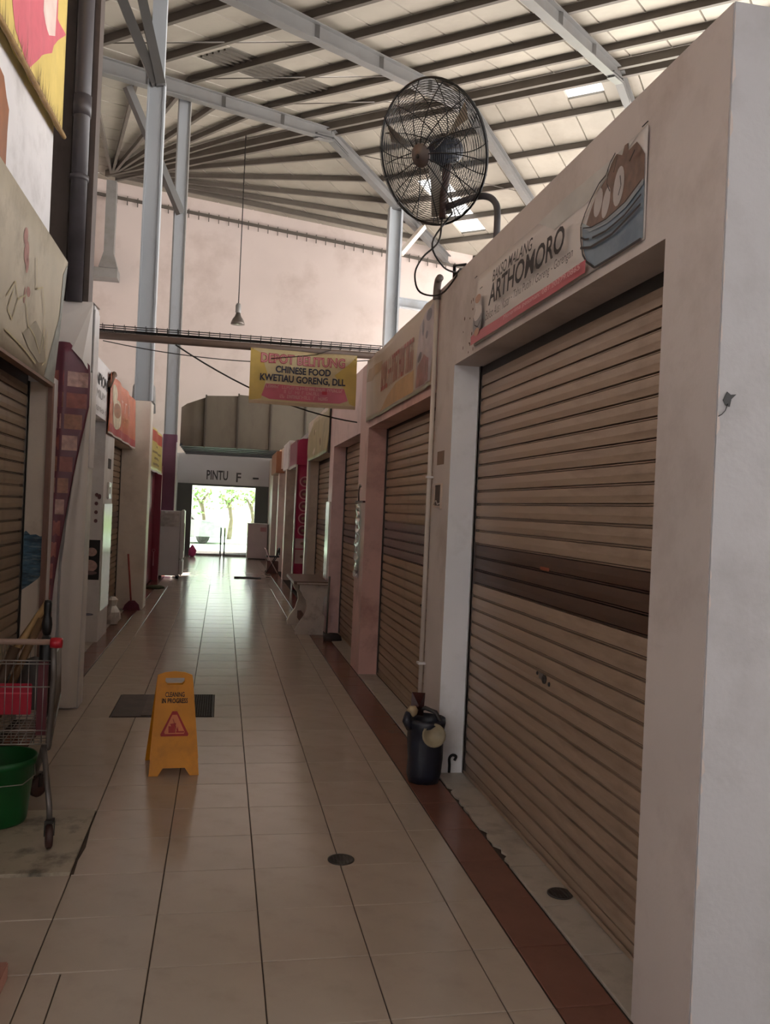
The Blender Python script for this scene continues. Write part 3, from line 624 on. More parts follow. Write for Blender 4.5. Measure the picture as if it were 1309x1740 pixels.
for pts in ([(1.45, .3), (1.6, .42), (1.7, .34), (1.62, .2), (1.5, .24), (1.58, .36)], [(1.7, .34), (1.85, .4), (2.0, .25), (2.2, .22), (2.4, .14)], [(2.4, .14), (2.45, .34), (2.5, .18), (2.55, .32), (2.6, .12), (2.5, .08)], [(1.5, .12), (1.9, .1), (2.3, .06)], [(2.0, .68), (2.1, .5), (2.25, .55), (2.4, .4)]):
    S.stroke(pts, .012, ol, sb, 'painted_line')
obj('bottom_ledge', MB().box(-1.30, -1.245, 3.6, 6.5, 2.455, 2.475), M('ledge_brown', (126, 98, 82), .6, .15, 8), sb)

# rolled bamboo edge banner high on the left wall
S = Sheet((-1.30, 3.4, 4.08), U=(0,1,.08), V=(0,0,1), N=(1,0,0), ripple=lambda u, v: .005*math.sin(u*16))
yb = tag(S.base('yellow_banner', 3.27, 1.8, M('cloth_yellow', (214, 188, 104), .7, .08, 6), nu=40, nv=14), 'yellow cloth banner with a pink star and reed hem high on the wall', 'banner')
S.prn('printed_picture', [[(2.17, .02), (2.51, .27), (2.81, .42), (2.85, .49), (3.25, .75), (2.98, .74), (2.95, 1.2), (2.5, 1.5), (1.3, 1.2), (1.5, .6), (1.75, .24), (1.86, .14)]], M('cloth_pink', (206, 100, 112), .7, .08, 8), yb)
S.prn('printed_picture', [[(2.50, .56), (2.62, .58), (2.72, .50), (2.80, .60), (2.88, .57), (2.92, 1.1), (2.5, 1.1)]], M('cloth_paleink', (226, 200, 190), .7), yb)
obj('reed_rod', MB().tube([S.P(0, 0, .015), S.P(1.7, -.005, .02), S.P(3.27, 0, .015)], .018, 8), M('reed', (150, 118, 70), .7, .2, 20), yb)
mb = MB()
for i in range(110):
    u = random.uniform(1.0, 3.2); h = random.uniform(.05, .26)*random.random()+.03; mb.add([S.P(u, .01, .012), S.P(u+.014, .01, .012), S.P(u+random.uniform(-.06, .06), .01+h, .018)], [(0, 1, 2)])
obj('reed_fringe', mb, M('reed_dark', (106, 82, 46), .8, .2, 20), yb)
mb = MB().prism([(3.6, 3.3), (4.92, 3.3), (4.97, 3.44), (4.975, 3.65), (4.99, 3.78), (4.93, 3.82), (4.86, 3.9), (3.6, 4.0)], (-1.27, 0, 0), (0,1,0), (0,0,1), (1,0,0), .02)
tag(obj('orange_board', mb, M('varnished_orange', (150, 86, 40), .5, .25, 6)), 'orange brown cut-out board at the wall under the yellow banner', 'board')

# pier finishes, menu banner and wrap on the white pillar
S = Sheet((-1.447, 6.626, .5), **CW)
bs = tag(S.prn('blue_plastic_wrap', [[(.0, .45), (.0, .87), (.03, .90), (.06, .87), (.10, .875), (.13, .86), (.172, .865), (.172, .62), (.13, .55), (.07, .50)]], M('blue_wrap', (70, 104, 128), .3, .6, 9, bump=.8, bscale=22, stretch=(1, 1, 5), dirt=(150, 166, 170), dirt_amt=.9, dirt_scale=12), None), 'crinkled blue plastic stuck on the cream pier behind the cart', 'plastic wrap')
struct(obj('trim_4', B(-1.45, -1.275, 6.628, 6.640, 0, 2.5), m_cream), 'cream face of the pier beside the grimy shutter')
struct(obj('trim_5', B(-1.30, -1.268, 6.60, 6.66, 0, 2.5), M('dull_red_trim', (136, 104, 94), .6, .1, 5)), 'dull red edge strip of the pier')
wl = tag(obj('leaning_board', MB().box(-1.30, -1.235, 6.93, 6.96, .0, 2.15), m_white), 'narrow white board leaning against the wrapped pillar', 'board')
mbn = M('menu_maroon', (104, 46, 62), .35, .12, 6)
def edge_menu(u, v):      # tapering roll, wide at the top
    w0 = -.05; f = v/2.4
    left = .02*(1-f); right = .09+.20*max(0, min(1, (f-.18)/.62))**1.3
    if f > .93: right -= (f-.93)*2.2
    return (left+(right-left)*u/.3, v)
S = Sheet((-1.345, 6.90, .45), **CW, ripple=lambda u, v: .05*math.exp(-((u-.08)/.07)**2)+.012*math.sin(u*26+v*2))
mn = tag(S.base('menu_banner', .3, 2.4, mbn, nu=14, nv=30, edge=edge_menu), 'curled maroon menu banner with food photos on the white pillar', 'banner')
mp = [M('menu_photo', (186, 148, 140), .4, .3, 22), M('menu_photo_brown', (160, 112, 92), .4, .3, 24), M('menu_photo_red', (154, 88, 80), .4, .25, 18)]
for r in range(13):
    v0 = .25+.165*r; f = v0/2.4; right = .09+.20*max(0, min(1, (f-.18)/.62))**1.3; left = .02*(1-f)
    if v0+.12 > 2.25: continue
    w = (right-left-.03)
    ps = [rect(left+.012, left+.012+w*.36, v0, v0+.115)]; qs = [rect(left+.02+w*.42, right-.015, v0, v0+.115)]
    S.prn('printed_picture', ps, mp[r % 3], mn); S.layer -= 1; S.prn('printed_picture', qs, mp[(r+(r > 4)) % 3 if r > 4 else 2], mn)
    S.layer -= 1
# white reverse of the vinyl: folded flap on top and long sheet
m_vin2 = M('vinyl_reverse', (228, 220, 214), .35, .04, 3)
vw = thing('vinyl_wrap', (-1.2, 6.95, .02), 'white vinyl sheet folded over the top of the pillar', 'vinyl sheet')
mb = MB(); mb.add([(-1.33, 6.93, 3.18), (-1.06, 6.93, 3.19), (-1.05, 7.23, 3.2), (-1.33, 7.23, 3.2), (-1.345, 6.90, 2.84), (-1.30, 6.88, 2.86), (-1.19, 6.87, 2.80), (-1.115, 6.88, 2.72), (-1.055, 6.93, 2.62), (-1.29, 6.90, 3.05)],
    [(0, 1, 2, 3), (0, 4, 5, 9), (9, 5, 6, 7, 8, 1), (0, 9, 1)])
obj('folded_flap', mb, m_vin2, vw)
mb = MB(); vs = []
prof = [(2.64, -1.075, -1.052), (2.3, -1.10, -1.052), (1.9, -1.14, -1.052), (1.5, -1.185, -1.052), (1.1, -1.215, -1.052), (.7, -1.215, -1.055), (.3, -1.205, -1.06), (.02, -1.195, -1.06)]
for z, a, b in prof:
    for j in range(6): x = a+(b-a)*j/5; vs.append((x, 6.955-.03*math.sin(math.pi*j/5)*(1-.4*z/2.6)-.02*(j == 0), z))
mb.add(vs, [(6*i+j, 6*i+j+1, 6*i+j+7, 6*i+j+6) for i in range(len(prof)-1) for j in range(5)], True)
obj('long_sheet', mb, m_vin2, vw)
obj('corner_strip', B(-1.054, -1.045, 6.96, 7.2, 1.9, 3.14), m_white, vw)

# white shop lettering and posters
S = Sheet((-1.358, 8.98, 2.55), **LW)
sg = thing('shop_sign', (-1.358, 9.6, 2.55), 'black shop name lettering on the white fascia', 'sign')
S.txt('ANPION', .10, 1.15, .33, .46, m_ink, sg, .02); S.txt('PEMIUM', .10, 1.0, .19, .28, M('grey_ink_light', (150, 146, 146), .6), sg); scribble(S, .08, 1.1, .05, .10, 22, g3, sg, 7)
S = Sheet((-1.64, 10.198, .1), **CW)
ps = thing('food_poster', (-1.5, 10.19, .5), 'black poster with a bowl of food on the white jamb', 'poster')
S.prn('poster_sheet', [rect(.01, .27, .62, 1.08)], m_black, ps); S.prn('printed_picture', [ell(.16, .78, .09, .07), ell(.18, .94, .06, .05)], M('poster_food', (190, 158, 150), .5, .3, 20), ps)
S.prn('printed_picture', [ell(.15, .70, .1, .025)], M('poster_dish', (120, 96, 100), .5), ps)
ps2 = thing('doodle_sticker', (-1.5, 10.19, 1.3), 'rows of small dark stickers on the white jamb', 'sticker')
S.prn('sticker_mark', [ell(x, 1.3+.1*i, .02, .022) for i in range(4) for x in (.08, .21)]+[ell(.24, 1.58, .02, .03)], M('sticker_maroon', (110, 72, 76), .6, .3, 30), ps2)
S.prn('sticker_mark', [ell(.1, .3, .05, .02), ell(.16, .22, .07, .015), ell(.12, .38, .03, .03)], M('sticker_blue', (120, 120, 140), .6, .4, 30), ps2)
jl = thing('wall_light_switch', (-1.355, 10.6, 1.6), 'shiny switch box on the white jamb edge', 'switch')
obj('switch_box', B(-1.36, -1.335, 10.5, 10.72, 1.66, 1.86), m_shiny, jl, .006); obj('switch_button', B(-1.336, -1.33, 10.57, 10.64, 1.72, 1.8), m_greywall, jl)
tag(obj('notice_sticker', B(-1.36, -1.356, 10.5, 10.75, 2.02, 2.14), m_ink), 'small black notice on the white jamb', 'notice')
tag(obj('jamb_glint_strip', B(-1.357, -1.347, 10.24, 10.96, .35, 1.6), m_shiny), 'pale strip standing for white reflections on the white jamb', 'strip')  # pale strip painted for the white reflections on the jamb

# orange banner
S = Sheet((-1.345, 10.15, 2.42), **LW, ripple=lambda u, v: .012*math.sin(u*7+v*3)+.012)
ob = tag(S.base('orange_banner', 2.95, .70, M('vinyl_orange', (196, 104, 66), .4, .15, 5, dirt=(170, 60, 52), dirt_amt=.7, dirt_scale=3), nu=40, nv=10), 'orange and red noodle banner above the narrow shutter', 'banner')
S.prn('printed_strip', [rect(.05, 2.9, .02, .12)], M('print_crimson', (170, 44, 52), .4), ob)
S.prn('printed_strip', [rect(0, 2.95, .0, .02)], m_vinyl, ob)
S.prn('printed_picture', [ell(.75, .28, .35, .18), ell(.5, .5, .2, .12)], M('print_bowl_cream', (206, 190, 160), .4, .3, 12), ob)
S.prn('printed_picture', [ell(.75, .33, .24, .09)], M('print_noodle', (150, 96, 56), .4, .3, 20), ob)
scribble(S, 1.15, 2.2, .38, .52, 8, M('print_rose', (206, 166, 158), .4), ob, 5); scribble(S, 1.25, 2.2, .2, .33, 7, M('print_sun', (206, 136, 76), .4), ob, 6)
obj('roll_end', MB().tube([(-1.34, 10.15, 2.95), (-1.31, 10.3, 3.12), (-1.33, 10.5, 3.13)], .03, 8), M('vinyl_grime', (110, 84, 66), .6), ob)
# yellow banner past the pillar
S = Sheet((-1.30, 15.3, 2.20), **LW, ripple=lambda u, v: .012*math.sin(u*5+v*3)+.012)
y2 = tag(S.base('menu_sign_banner', 2.9, .80, M('vinyl_yellow', (196, 176, 92), .4, .1, 5), nu=24, nv=8), 'yellow banner with red heading beside the purple column', 'banner')
S.prn('printed_strip', [rect(.2, 2.8, .56, .76)], M('print_vermilion', (182, 74, 56), .4), y2)
for i, (a, b) in enumerate(((1.2, 1.6), (.6, 2.4), (1.0, 2.1), (.8, 2.2))): S.prn('printed_strip', [rect(a, b, .46-.11*i, .5-.11*i)], M('print_ochre_dark', (126, 104, 60), .5), y2)
S.prn('printed_strip', [rect(0, 2.9, .0, .03)], m_vinyl, y2)
tag(obj('grey_hood', MB().lathe([(0, .55), (.12, .53), (.18, .42), (.2, 0)], (-1.35, 14.4, 3.1), 16), m_steel), 'grey rounded vent hood behind the cream pillar', 'vent')

# ------------------------------------------------------------------ far door
mb = MB().box(-5, -.96, 27.2, 27.4, 0, 3.2).box(1.0, 6.5, 27.2, 27.4, 0, 3.2).box(-.96, 1.0, 27.2, 27.4, 2.2, 3.2)
wf = struct(obj('wall_front', mb, M('door_wall_paint', (222, 222, 226), .5, .04, 1)), 'grey white wall over the glass entrance door')
struct(obj('trim_6', MB().box(-1.41, -.96, 27.16, 27.2, 0, 2.2).box(1.0, 1.42, 27.16, 27.2, 0, 2.2).box(-1.41, 1.42, 27.15, 27.2, 2.2, 2.26), m_darkpanel), 'dark grey panels flanking the entrance')
S = Sheet((-1.4, 27.195, 2.2), **CW)
dl = thing('door_sign_lettering', (-.2, 27.19, 2.4), 'dark painted words naming the door on the wall over the entrance', 'sign')
m_gl = M('sign_grey_ink', (84, 84, 88), .6, .15, 10)
S.txt('PINTU', .86, 1.52, .20, .50, m_gl, dl, .02); S.txt('F', 1.78, 1.93, .16, .46, m_gl, dl, .02)
tag(obj('exit_light', B(.9, 1.08, 27.1, 27.19, 2.48, 2.53), m_black), 'small black lamp on the wall beside the door letter', 'lamp')
d1 = thing('door_1', (0, 27.3, 0), 'glass', 'door'); del d1['category']; struct(d1, 'frameless double glass entrance door with tall black handles')
m_gls = M_glass('door_glass')
for x0, x1, hx in ((-.955, .03, -.02), (.05, .995, .10)):
    lf = obj('glass_leaf', B(x0, x1, 27.29, 27.302, .015, 2.19), m_gls, d1)
    obj('handle', MB().tube([(hx, 27.24, .06), (hx, 27.24, .90)], .022, 8).tube([(hx, 27.24, .2), (hx, 27.295, .2)], .012, 6).tube([(hx, 27.24, .75), (hx, 27.295, .75)], .012, 6), m_black, lf)
    obj('bottom_rail', B(x0, x1, 27.285, 27.307, .0, .06), m_rail, lf)

# curved canopy in front of the door
m_can = M('canopy_olive', (110, 101, 87), .6, .1, 2, dirt=(84, 74, 62), dirt_amt=.5, stretch=(1, 1, .4))
cn = thing('entrance_canopy', (1.0, 24, 3.15), 'olive brown curved canopy of tall panels above the entrance', 'canopy')
xs = [(-1.22, 23.8), (-1.2, 23.35), (-1.05, 23.12), (-.55, 23.0), (.30, 22.95), (1.17, 22.95), (2.1, 22.98), (3.0, 23.06), (3.9, 23.2)]
tops = [4.15, 4.2, 4.28, 4.47, 4.55, 4.55, 4.52, 4.48, 4.4]
groups = [[0, 1, 2, 3], [3, 4], [4, 5], [5, 6], [6, 7], [7, 8]]
for gi, gp in enumerate(groups):
    mb = MB(); k = len(gp); vs = []
    for dy in (0, .03):
        for i in gp: vs += [(xs[i][0], xs[i][1]+dy-(gi % 2)*.02, 3.16), (xs[i][0], xs[i][1]+dy-(gi % 2)*.02, tops[i]+(.04 if gi and i == gp[0] else 0))]
    fs = []
    for i in range(k-1):
        fs += [(2*i, 2*i+2, 2*i+3, 2*i+1), (2*k+2*i, 2*k+2*i+1, 2*k+2*i+3, 2*k+2*i+2), (2*i, 2*k+2*i, 2*k+2*i+2, 2*i+2), (2*i+1, 2*i+3, 2*k+2*i+3, 2*k+2*i+1)]
    fs += [(0, 1, 2*k+1, 2*k), (2*k-2, 4*k-2, 4*k-1, 2*k-1)]
    mb.add(vs, fs, gi == 0); obj('canopy_panel', mb, m_can, cn)
    if gi: i = gp[0]; obj('canopy_rib', B(xs[i][0]-.02, xs[i][0]+.02, xs[i][1]-.08, xs[i][1]+.02, 3.13, tops[i]+.06), M('rib_dark', (78, 70, 60), .6), cn)
for i in range(6): obj('soffit_slat', MB().beam((-1.2, 23.35+.72*i, 3.19), (3.9, 23.25+.72*i, 3.19), .2, .06), M('soffit_slat', (70, 72, 78), .5), cn)

# ------------------------------------------------------------------ outdoors beyond the door
struct(obj('pavement', B(-14, 16, 30.2, 44, -.13, -.01), M('pavement', (188, 210, 184), .8, .06, 1)), 'sunlit pale green turf outside the door')
struct(obj('lawn', B(-40, 40, 44, 90, -.13, -.02), M('lawn_green', (126, 158, 84), .9, .2, 2)), 'green verge beyond the turf')
m_leaf = M('leaf_green', (128, 160, 88), .6, .3, 3); m_bark = M('bark', (112, 98, 84), .9, .2, 6)
for x, y, h, lb in ((-.95, 42, 3.1, 'leaning street tree outside the left half of the glass door'), (.35, 40.5, 3.0, 'forked street tree outside the middle of the glass door'), (1.45, 43, 3.2, 'thin street tree outside the right half of the glass door'), (-6.5, 47, 6, 'broad tree beyond the turf left of the entrance'), (6.8, 48, 6, 'tall tree beyond the turf right of the entrance')):
    t = thing('street_tree', (x, y, -.02), lb, 'tree', 'street trees outside the entrance')
    obj('trunk', MB().tube([(x, y, -.02), (x+.08, y, .9), (x-.05, y, 1.7), (x+.25, y, h*.7)], [.12, .09, .08, .04], 8).tube([(x, y, 1.3), (x-.2, y-.1, 1.8), (x-.4, y, h*.65)], [.06, .05, .03], 7), m_bark, t)
    mb = MB(); rr = random.Random(int(x*10+50))
    for _ in range(190 if h < 4 else 420):
        a, b = rr.uniform(0, 6.28), rr.gauss(0, 1); r = (.55 if h < 4 else 1.5)*rr.random()**.5; cx, cy, cz = x+r*math.cos(a), y+r*math.sin(a)*.8, h*.74+b*h*.15
        u = Vector((rr.gauss(0, 1), rr.gauss(0, 1), rr.gauss(0, 1))).normalized(); w = u.orthogonal().normalized(); s_ = rr.uniform(.07, .15); c = Vector((cx, cy, cz))
        mb.add([c-u*s_, c+w*s_*.5, c+u*s_, c-w*s_*.5], [(0, 1, 2, 3)])
    obj('crown', mb, m_leaf, t)
pc = thing('parking_shelter', (0, 39, -.01), 'white parking shelter roof outside the door', 'shelter')
obj('shelter_roof', B(-6, 6, 36.5, 38.5, 2.32, 2.5), m_white, pc)
for x in (-5.8, 5.8): obj('shelter_post', B(x-.06, x+.06, 37.4, 37.5, -.01, 2.32), m_rail, pc)
cr = thing('parked_car', (-1.9, 36.5, -.01), 'pale parked car seen through the glass door', 'car')
prof = [(0, .25), (3.9, .25), (3.95, .6), (3.8, .85), (3.0, .95), (2.5, 1.42), (1.0, 1.45), (.45, .95), (.05, .85)]
obj('body', MB().prism(prof, (-3.9, 35.2, 0), (1,0,0), (0,0,1), (0,1,0), 1.6), M('car_paint', (150, 154, 160), .35), cr, .04)
for x in (-3.1, -.75):
    for y in (35.32, 36.6): obj('wheel', MB().lathe([(0, -.08), (.15, -.08), (.17, -.1), (.27, -.1), (.28, -.08), (.28, .08), (.27, .1), (0, .1)], (x, y, .27), 20, axis=(0,1,0), smooth=False), m_black, cr)
obj('side_window', MB().prism([(.6, .97), (1.1, 1.36), (2.4, 1.34), (2.8, .97)], (-3.9, 35.19, 0), (1,0,0), (0,0,1), (0,1,0), .02), m_black, cr)

# ------------------------------------------------------------------ things in the aisle
# wet floor sign ---------------------------------------------------------
m_yel = M('yellow_plastic', (230, 152, 20), .42, .06, 6, dirt=(170, 106, 22), dirt_amt=.4, dirt_scale=8)
ws = thing('cleaning_sign', (-.22, 5.42, 0), 'yellow folding sign reading cleaning in progress', 'sign')
def plate(name, O, U, V, N, parent):
    outer = [(-.148, 0), (-.095, 0), (-.065, .045), (.065, .045), (.095, 0), (.148, 0), (.142, .1), (.105, .60), (.06, .618), (0, .624), (-.06, .618), (-.105, .60)]
    hole = [(-.058, .585), (.058, .585), (.06, .56), (.045, .543), (-.045, .543), (-.06, .56)]
    cu = bpy.data.curves.new('c', 'CURVE'); cu.dimensions = '2D'; cu.fill_mode = 'BOTH'; cu.extrude = .006; cu.bevel_depth = .0
    for pts in (outer, hole):
        sp = cu.splines.new('POLY'); sp.points.add(len(pts)-1)
        for q, (a, b) in zip(sp.points, pts): q.co = (a, b, 0, 1)
        sp.use_cyclic_u = True
    o = bpy.data.objects.new('c', cu); col.objects.link(o); me = bpy.data.meshes.new_from_object(o.evaluated_get(bpy.context.evaluated_depsgraph_get()))
    bpy.data.objects.remove(o); O, U, V, N = map(Vector, (O, U, V, N))
    for v in me.vertices: v.co = O+U*v.co.x+V*v.co.y+N*v.co.z
    me.materials.clear(); bm = bmesh.new(); bm.from_mesh(me); bmesh.ops.recalc_face_normals(bm, faces=bm.faces); bm.to_mesh(me); bm.free()
    return link(name, me, m_yel, parent)
ang = .055; U_ = Vector((math.cos(ang), math.sin(ang), 0)); back = Vector((-math.sin(ang), math.cos(ang), 0))
f0 = Vector((-.222, 5.262, 0)); b0 = f0+back*.34+Vector((-.03, 0, 0)); top = (f0+b0)/2
Vf = (top+Vector((0,0,.6))-f0); Vf.normalize(); Vb = (top+Vector((0,0,.6))-b0); Vb.normalize()
Nf = U_.cross(Vf); Nb = (-U_).cross(Vb)
fp = plate('front_panel', f0, U_, Vf, Nf, ws); plate('rear_panel', b0, -U_, Vb, Nb, ws)
for s in (-1, 1):
    a = f0+U_*(.140*s)+Vf*.10+Nf*.008; b = f0+U_*(.104*s)+Vf*.58+Nf*.008; obj('edge_rib', MB().beam(a, b, .008, .008, up=Nf), m_yel, ws)
S = Sheet(f0+Nf*.0062, U=U_, V=Vf, N=Nf)
S.txt('CLEANING', -.058, .058, .468, .498, m_ink, fp, .02); S.txt('IN PROGRESS', -.078, .078, .430, .460, m_ink, fp, .02)
m_sr = M('sign_red', (176, 44, 40), .5)
def rtri(cx, cy, w, h): return [(cx-w*.5, cy+.012), (cx-w*.5+.004, cy), (cx+w*.5-.004, cy), (cx+w*.5, cy+.012), (cx+.014, cy+h), (cx-.014, cy+h)]
S.prn('printed_triangle', [rtri(0, .232, .168, .150)], m_sr, fp); S.prn('printed_triangle', [rtri(0, .246, .122, .114)], M('sign_peach', (222, 130, 84), .5), fp)
S.prn('printed_icon', [rect(-.036, .004, .252, .292), [(-.02, .292), (.004, .292), (.01, .31), (-.026, .306)], rect(.010, .058, .253, .262), [(.012, .262), (.02, .29), (.024, .262)], [(-.012, .335), (-.009, .336), (.016, .27), (.012, .27)]], m_sr, fp)

# concrete table with shaped legs ----------------------------------------
pt = thing('concrete_table', (1.18, 11.6, 0), 'small stone table on white scrolled legs against the pink pier', 'table')
prof = [(275, 350), (800, 350), (790, 500), (735, 570), (720, 880), (770, 930), (745, 1272), (235, 1272), (225, 1190), (290, 1060), (370, 950), (430, 760), (410, 640), (340, 550), (320, 500), (275, 440)]
pp = [(1.0+(x-235)*.000707, (1272-y)*.000707) for x, y in prof]
m_ped = M('chipped_white_concrete', (206, 194, 186), .6, .08, 6, dirt=(120, 96, 82), dirt_amt=.6, dirt_scale=7)
obj('leg', MB().prism(pp, (0, 11.03, 0), (1,0,0), (0,0,1), (0,1,0), .09), m_ped, pt); obj('leg', MB().prism([(x-.03, z) for x, z in pp], (0, 11.98, 0), (1,0,0), (0,0,1), (0,1,0), .09), m_cream, pt)
obj('top_slab', B(.945, 1.405, 10.98, 12.2, .654, .70), M('brown_stone', (112, 88, 74), .35, .15, 12), pt, .006)
obj('edge_band', B(.99, 1.40, 10.97, 10.98, .662, .682), m_ped, pt)
obj('stretcher', B(1.1, 1.15, 11.1, 12.0, .1, .2), M('brown_stone_dull', (120, 92, 80), .6, .15, 8), pt)
tag(obj('metal_stake', MB().tube([(1.385, 10.86, .03), (1.40, 10.92, .78)], .014, 6), m_rail), 'thin grey pipe leaning beside the pale pink pier', 'pipe')
mb = MB().lathe([(.0, .09), (.06, .085), (.11, .05), (.13, 0)], (1.43, 10.6, .0), 14, jit=lambda i, j: random.uniform(-.2, .2))
tag(obj('rag', mb, M('dark_rag', (56, 52, 54), .9, .2, 12)), 'dark rag heaped at the foot of the pink pier', 'rag')

# bin -----------------------------------------------------------------------
bn_ = thing('rubbish_bin', (1.30, 5.10, 0), 'dark navy rubbish bin wrapped in a bag by the white jamb', 'bin')
m_navy = M('navy_bag', (30, 34, 48), .4, .3, 10, bump=.5, bscale=14)
rj = random.Random(3); jt = {}
obj('bag', MB().lathe([(0.06, .004), (.095, .004), (.104, .05), (.108, .15), (.108, .25), (.113, .33), (.128, .37), (.116, .395), (.10, .36), (.085, .3), (0, .27)], (1.295, 5.09, 0), 22, jit=lambda i, j: rj.uniform(-.06, .06)), m_navy, bn_)
obj('bag_ear', MB().tube([(1.19, 5.06, .34), (1.165, 5.05, .385), (1.17, 5.06, .42), (1.2, 5.08, .40)], [.03, .032, .022, .01], 8), m_navy, bn_)
tag(obj('paint_tin_lid', MB().lathe([(.07, 0), (.072, .012), (.06, .014), (.055, .006), (0, .006)], (1.315, 4.962, .315), 20, axis=(-.2, -1, .3)), M('dirty_plastic', (150, 138, 112), .5, .15, 14)), 'dirty beige plastic lid sticking out of the bin', 'lid')
tag(obj('snack_packet', MB().add([(1.20, 5.13, .40), (1.29, 5.15, .39), (1.30, 5.16, .53), (1.21, 5.14, .54), (1.25, 5.11, .46), (1.25, 5.18, .46)], [(0, 1, 4), (1, 2, 4), (2, 3, 4), (3, 0, 4), (1, 0, 5), (2, 1, 5), (3, 2, 5), (0, 3, 5)]), M('packet_maroon', (66, 30, 28), .35, .3, 20)), 'dark red snack packet on top of the bin', 'packet')
tag(obj('crumpled_wrapper', MB().lathe([(0, 0), (.03, .02), (.036, .045), (.02, .07), (0, .075)], (1.205, 5.08, .395), 9, jit=lambda i, j: rj.uniform(-.3, .3)), M('wrapper_cream', (170, 150, 120), .5, .2, 20)), 'crumpled cream wrapper in the bin', 'wrapper')
tag(obj('bent_pipe', MB().tube([(1.25, 5.16, .42), (1.30, 5.14, .44), (1.36, 5.11, .42), (1.39, 5.08, .36), (1.392, 5.06, .28)], .014, 8), m_dark), 'bent dark hose hooked over the bin', 'hose')

# shopping cart -----------------------------------------------------------
m_chr = M('cart_chrome', (150, 146, 142), .3, .15, 8, metal=.75, dirt=(90, 70, 58), dirt_amt=.6, dirt_scale=9)
m_frame = M('cart_frame', (104, 98, 94), .4, .15, 6, metal=.5, dirt=(70, 58, 50), dirt_amt=.6)
ct = thing('shopping_cart', (-1.05, 4.7, 0), 'rusty wire shopping cart with red plastic fittings by the pillar', 'shopping cart')
YR, YN = 4.29, 5.22
def XR_(y): return -.775-(y-YR)/(YN-YR)*.12
def XL_(y): return -1.325+(y-YR)/(YN-YR)*.12
ZT, ZBt = .87, .47
def zb(y): return ZBt+(y-YR)*.05
def ztp(y): return ZT-(y-YR)*.07
mb = MB()
for i in range(17): x = -1.325+.55*i/16; mb.tube([(x, YR, ZT), (x, YR+.01, ZBt)], .0022, 5)
for z in (.87, .855, .745, .535, .47): mb.tube([(-1.325, YR, z), (-.775, YR, z)], .0035, 5)
obj('rear_grid', mb, m_chr, ct)
for nm, X in (('side_grid', XR_), ('side_grid', XL_)):
    mb = MB()
    for i in range(24): y = YR+(YN-YR)*i/23; mb.tube([(X(y), y, ztp(y)), (X(y)*.985-.005, y, zb(y))], .0022, 5)
    for f in (0, .3, .65, 1): mb.tube([(X(YR), YR, ZBt+(ZT-ZBt)*f), (X(YN), YN, zb(YN)+(ztp(YN)-zb(YN))*f)], .0035, 5)
    obj(nm, mb, m_chr, ct)
mb = MB()
for i in range(14): x0 = -1.325+.55*i/13; x1 = XL_(YN)+(XR_(YN)-XL_(YN))*i/13; mb.tube([(x0, YR, ZBt), (x1, YN, zb(YN)), (x1, YN, ztp(YN))], .0022, 5)
for i in range(22): y = YR+(YN-YR)*i/21; mb.tube([(XL_(y), y, zb(y)), (XR_(y), y, zb(y))], .0022, 5)
obj('basket_floor', mb, m_chr, ct)
hb = obj('handle', MB().tube([(-1.335, 4.26, .965), (-.765, 4.26, .965)], .014, 12), M('handle_grip', (150, 124, 112), .35, .1, 8), ct)
obj('handle_cap', MB().lathe([(0, -.028), (.024, -.026), (.027, 0), (.024, .026), (0, .028)], (-.752, 4.262, .962), 16, axis=(1, 0, 0)), M('cap_red', (170, 26, 42), .35), hb)
for s, X in ((1, -.765), (-1, -1.335)):
    obj('frame_post', MB().tube([(X, 4.265, .96), (X+.004*s, 4.28, .80), (X-.01*s, 4.30, .46), (X-.03*s, 4.30, .44)], .0145, 10), m_frame, ct)
    obj('rear_leg', MB().tube([(X-.03*s, 4.29, .46), (X+.02*s, 4.22, .19), (X+.026*s, 4.205, .125)], .0135, 10), m_frame, ct)
    obj('front_leg', MB().tube([(X-.035*s, 4.32, .45), (X-.12*s, 4.62, .25), (X-.165*s, 4.84, .155)], .0145, 10), m_frame, ct)
    obj('base_rail', MB().tube([(X-.01*s, 4.29, .45), (X-.13*s, YN, .50)], .012, 8), m_frame, ct)
    for cx, cy, ax in ((X+.03*s, 4.18, (1, .25, 0)), (X-.165*s, 4.90, (.75, -.6, 0))):
        cs = obj('castor', MB().lathe([(0, -.016), (.046, -.016), (.055, -.010), (.055, .010), (.046, .016), (0, .016)], (cx, cy, .068), 20, axis=ax), M('castor_rubber', (60, 38, 36), .5, .2, 8), ct)
        a = Vector(ax).normalized()
        obj('castor_fork', MB().beam(Vector((cx, cy, .07))+a*.021, Vector((cx, cy+.01, .135))+a*.021, .026, .004, up=a).beam(Vector((cx, cy, .07))-a*.021, Vector((cx, cy+.01, .135))-a*.021, .026, .004, up=a).beam((cx, cy+.012, .128), (cx, cy+.012, .142), .036, .046), m_dark, cs)
rf = obj('seat_flap', B(-1.27, -.865, 4.315, 4.325, .605, .755), M('flap_red', (168, 18, 48), .35, .06, 6), ct, .004)
obj('flap_rib', B(-1.27, -.865, 4.310, 4.316, .735, .741), M('flap_light', (210, 70, 90), .3), rf); obj('flap_rib', B(-1.27, -.865, 4.310, 4.316, .706, .711), M('flap_light', (210, 70, 90), .3), rf)
obj('side_panel', B(-.845, -.80, 4.34, 4.36, .5, .86), M('panel_maroon', (92, 30, 40), .4), ct)
m_wood = [M('bamboo_tan', (172, 140, 96), .6, .2, 14), M('stick_brown', (112, 84, 58), .6, .2, 14), M('stick_dark', (76, 56, 42), .6, .2, 14)]
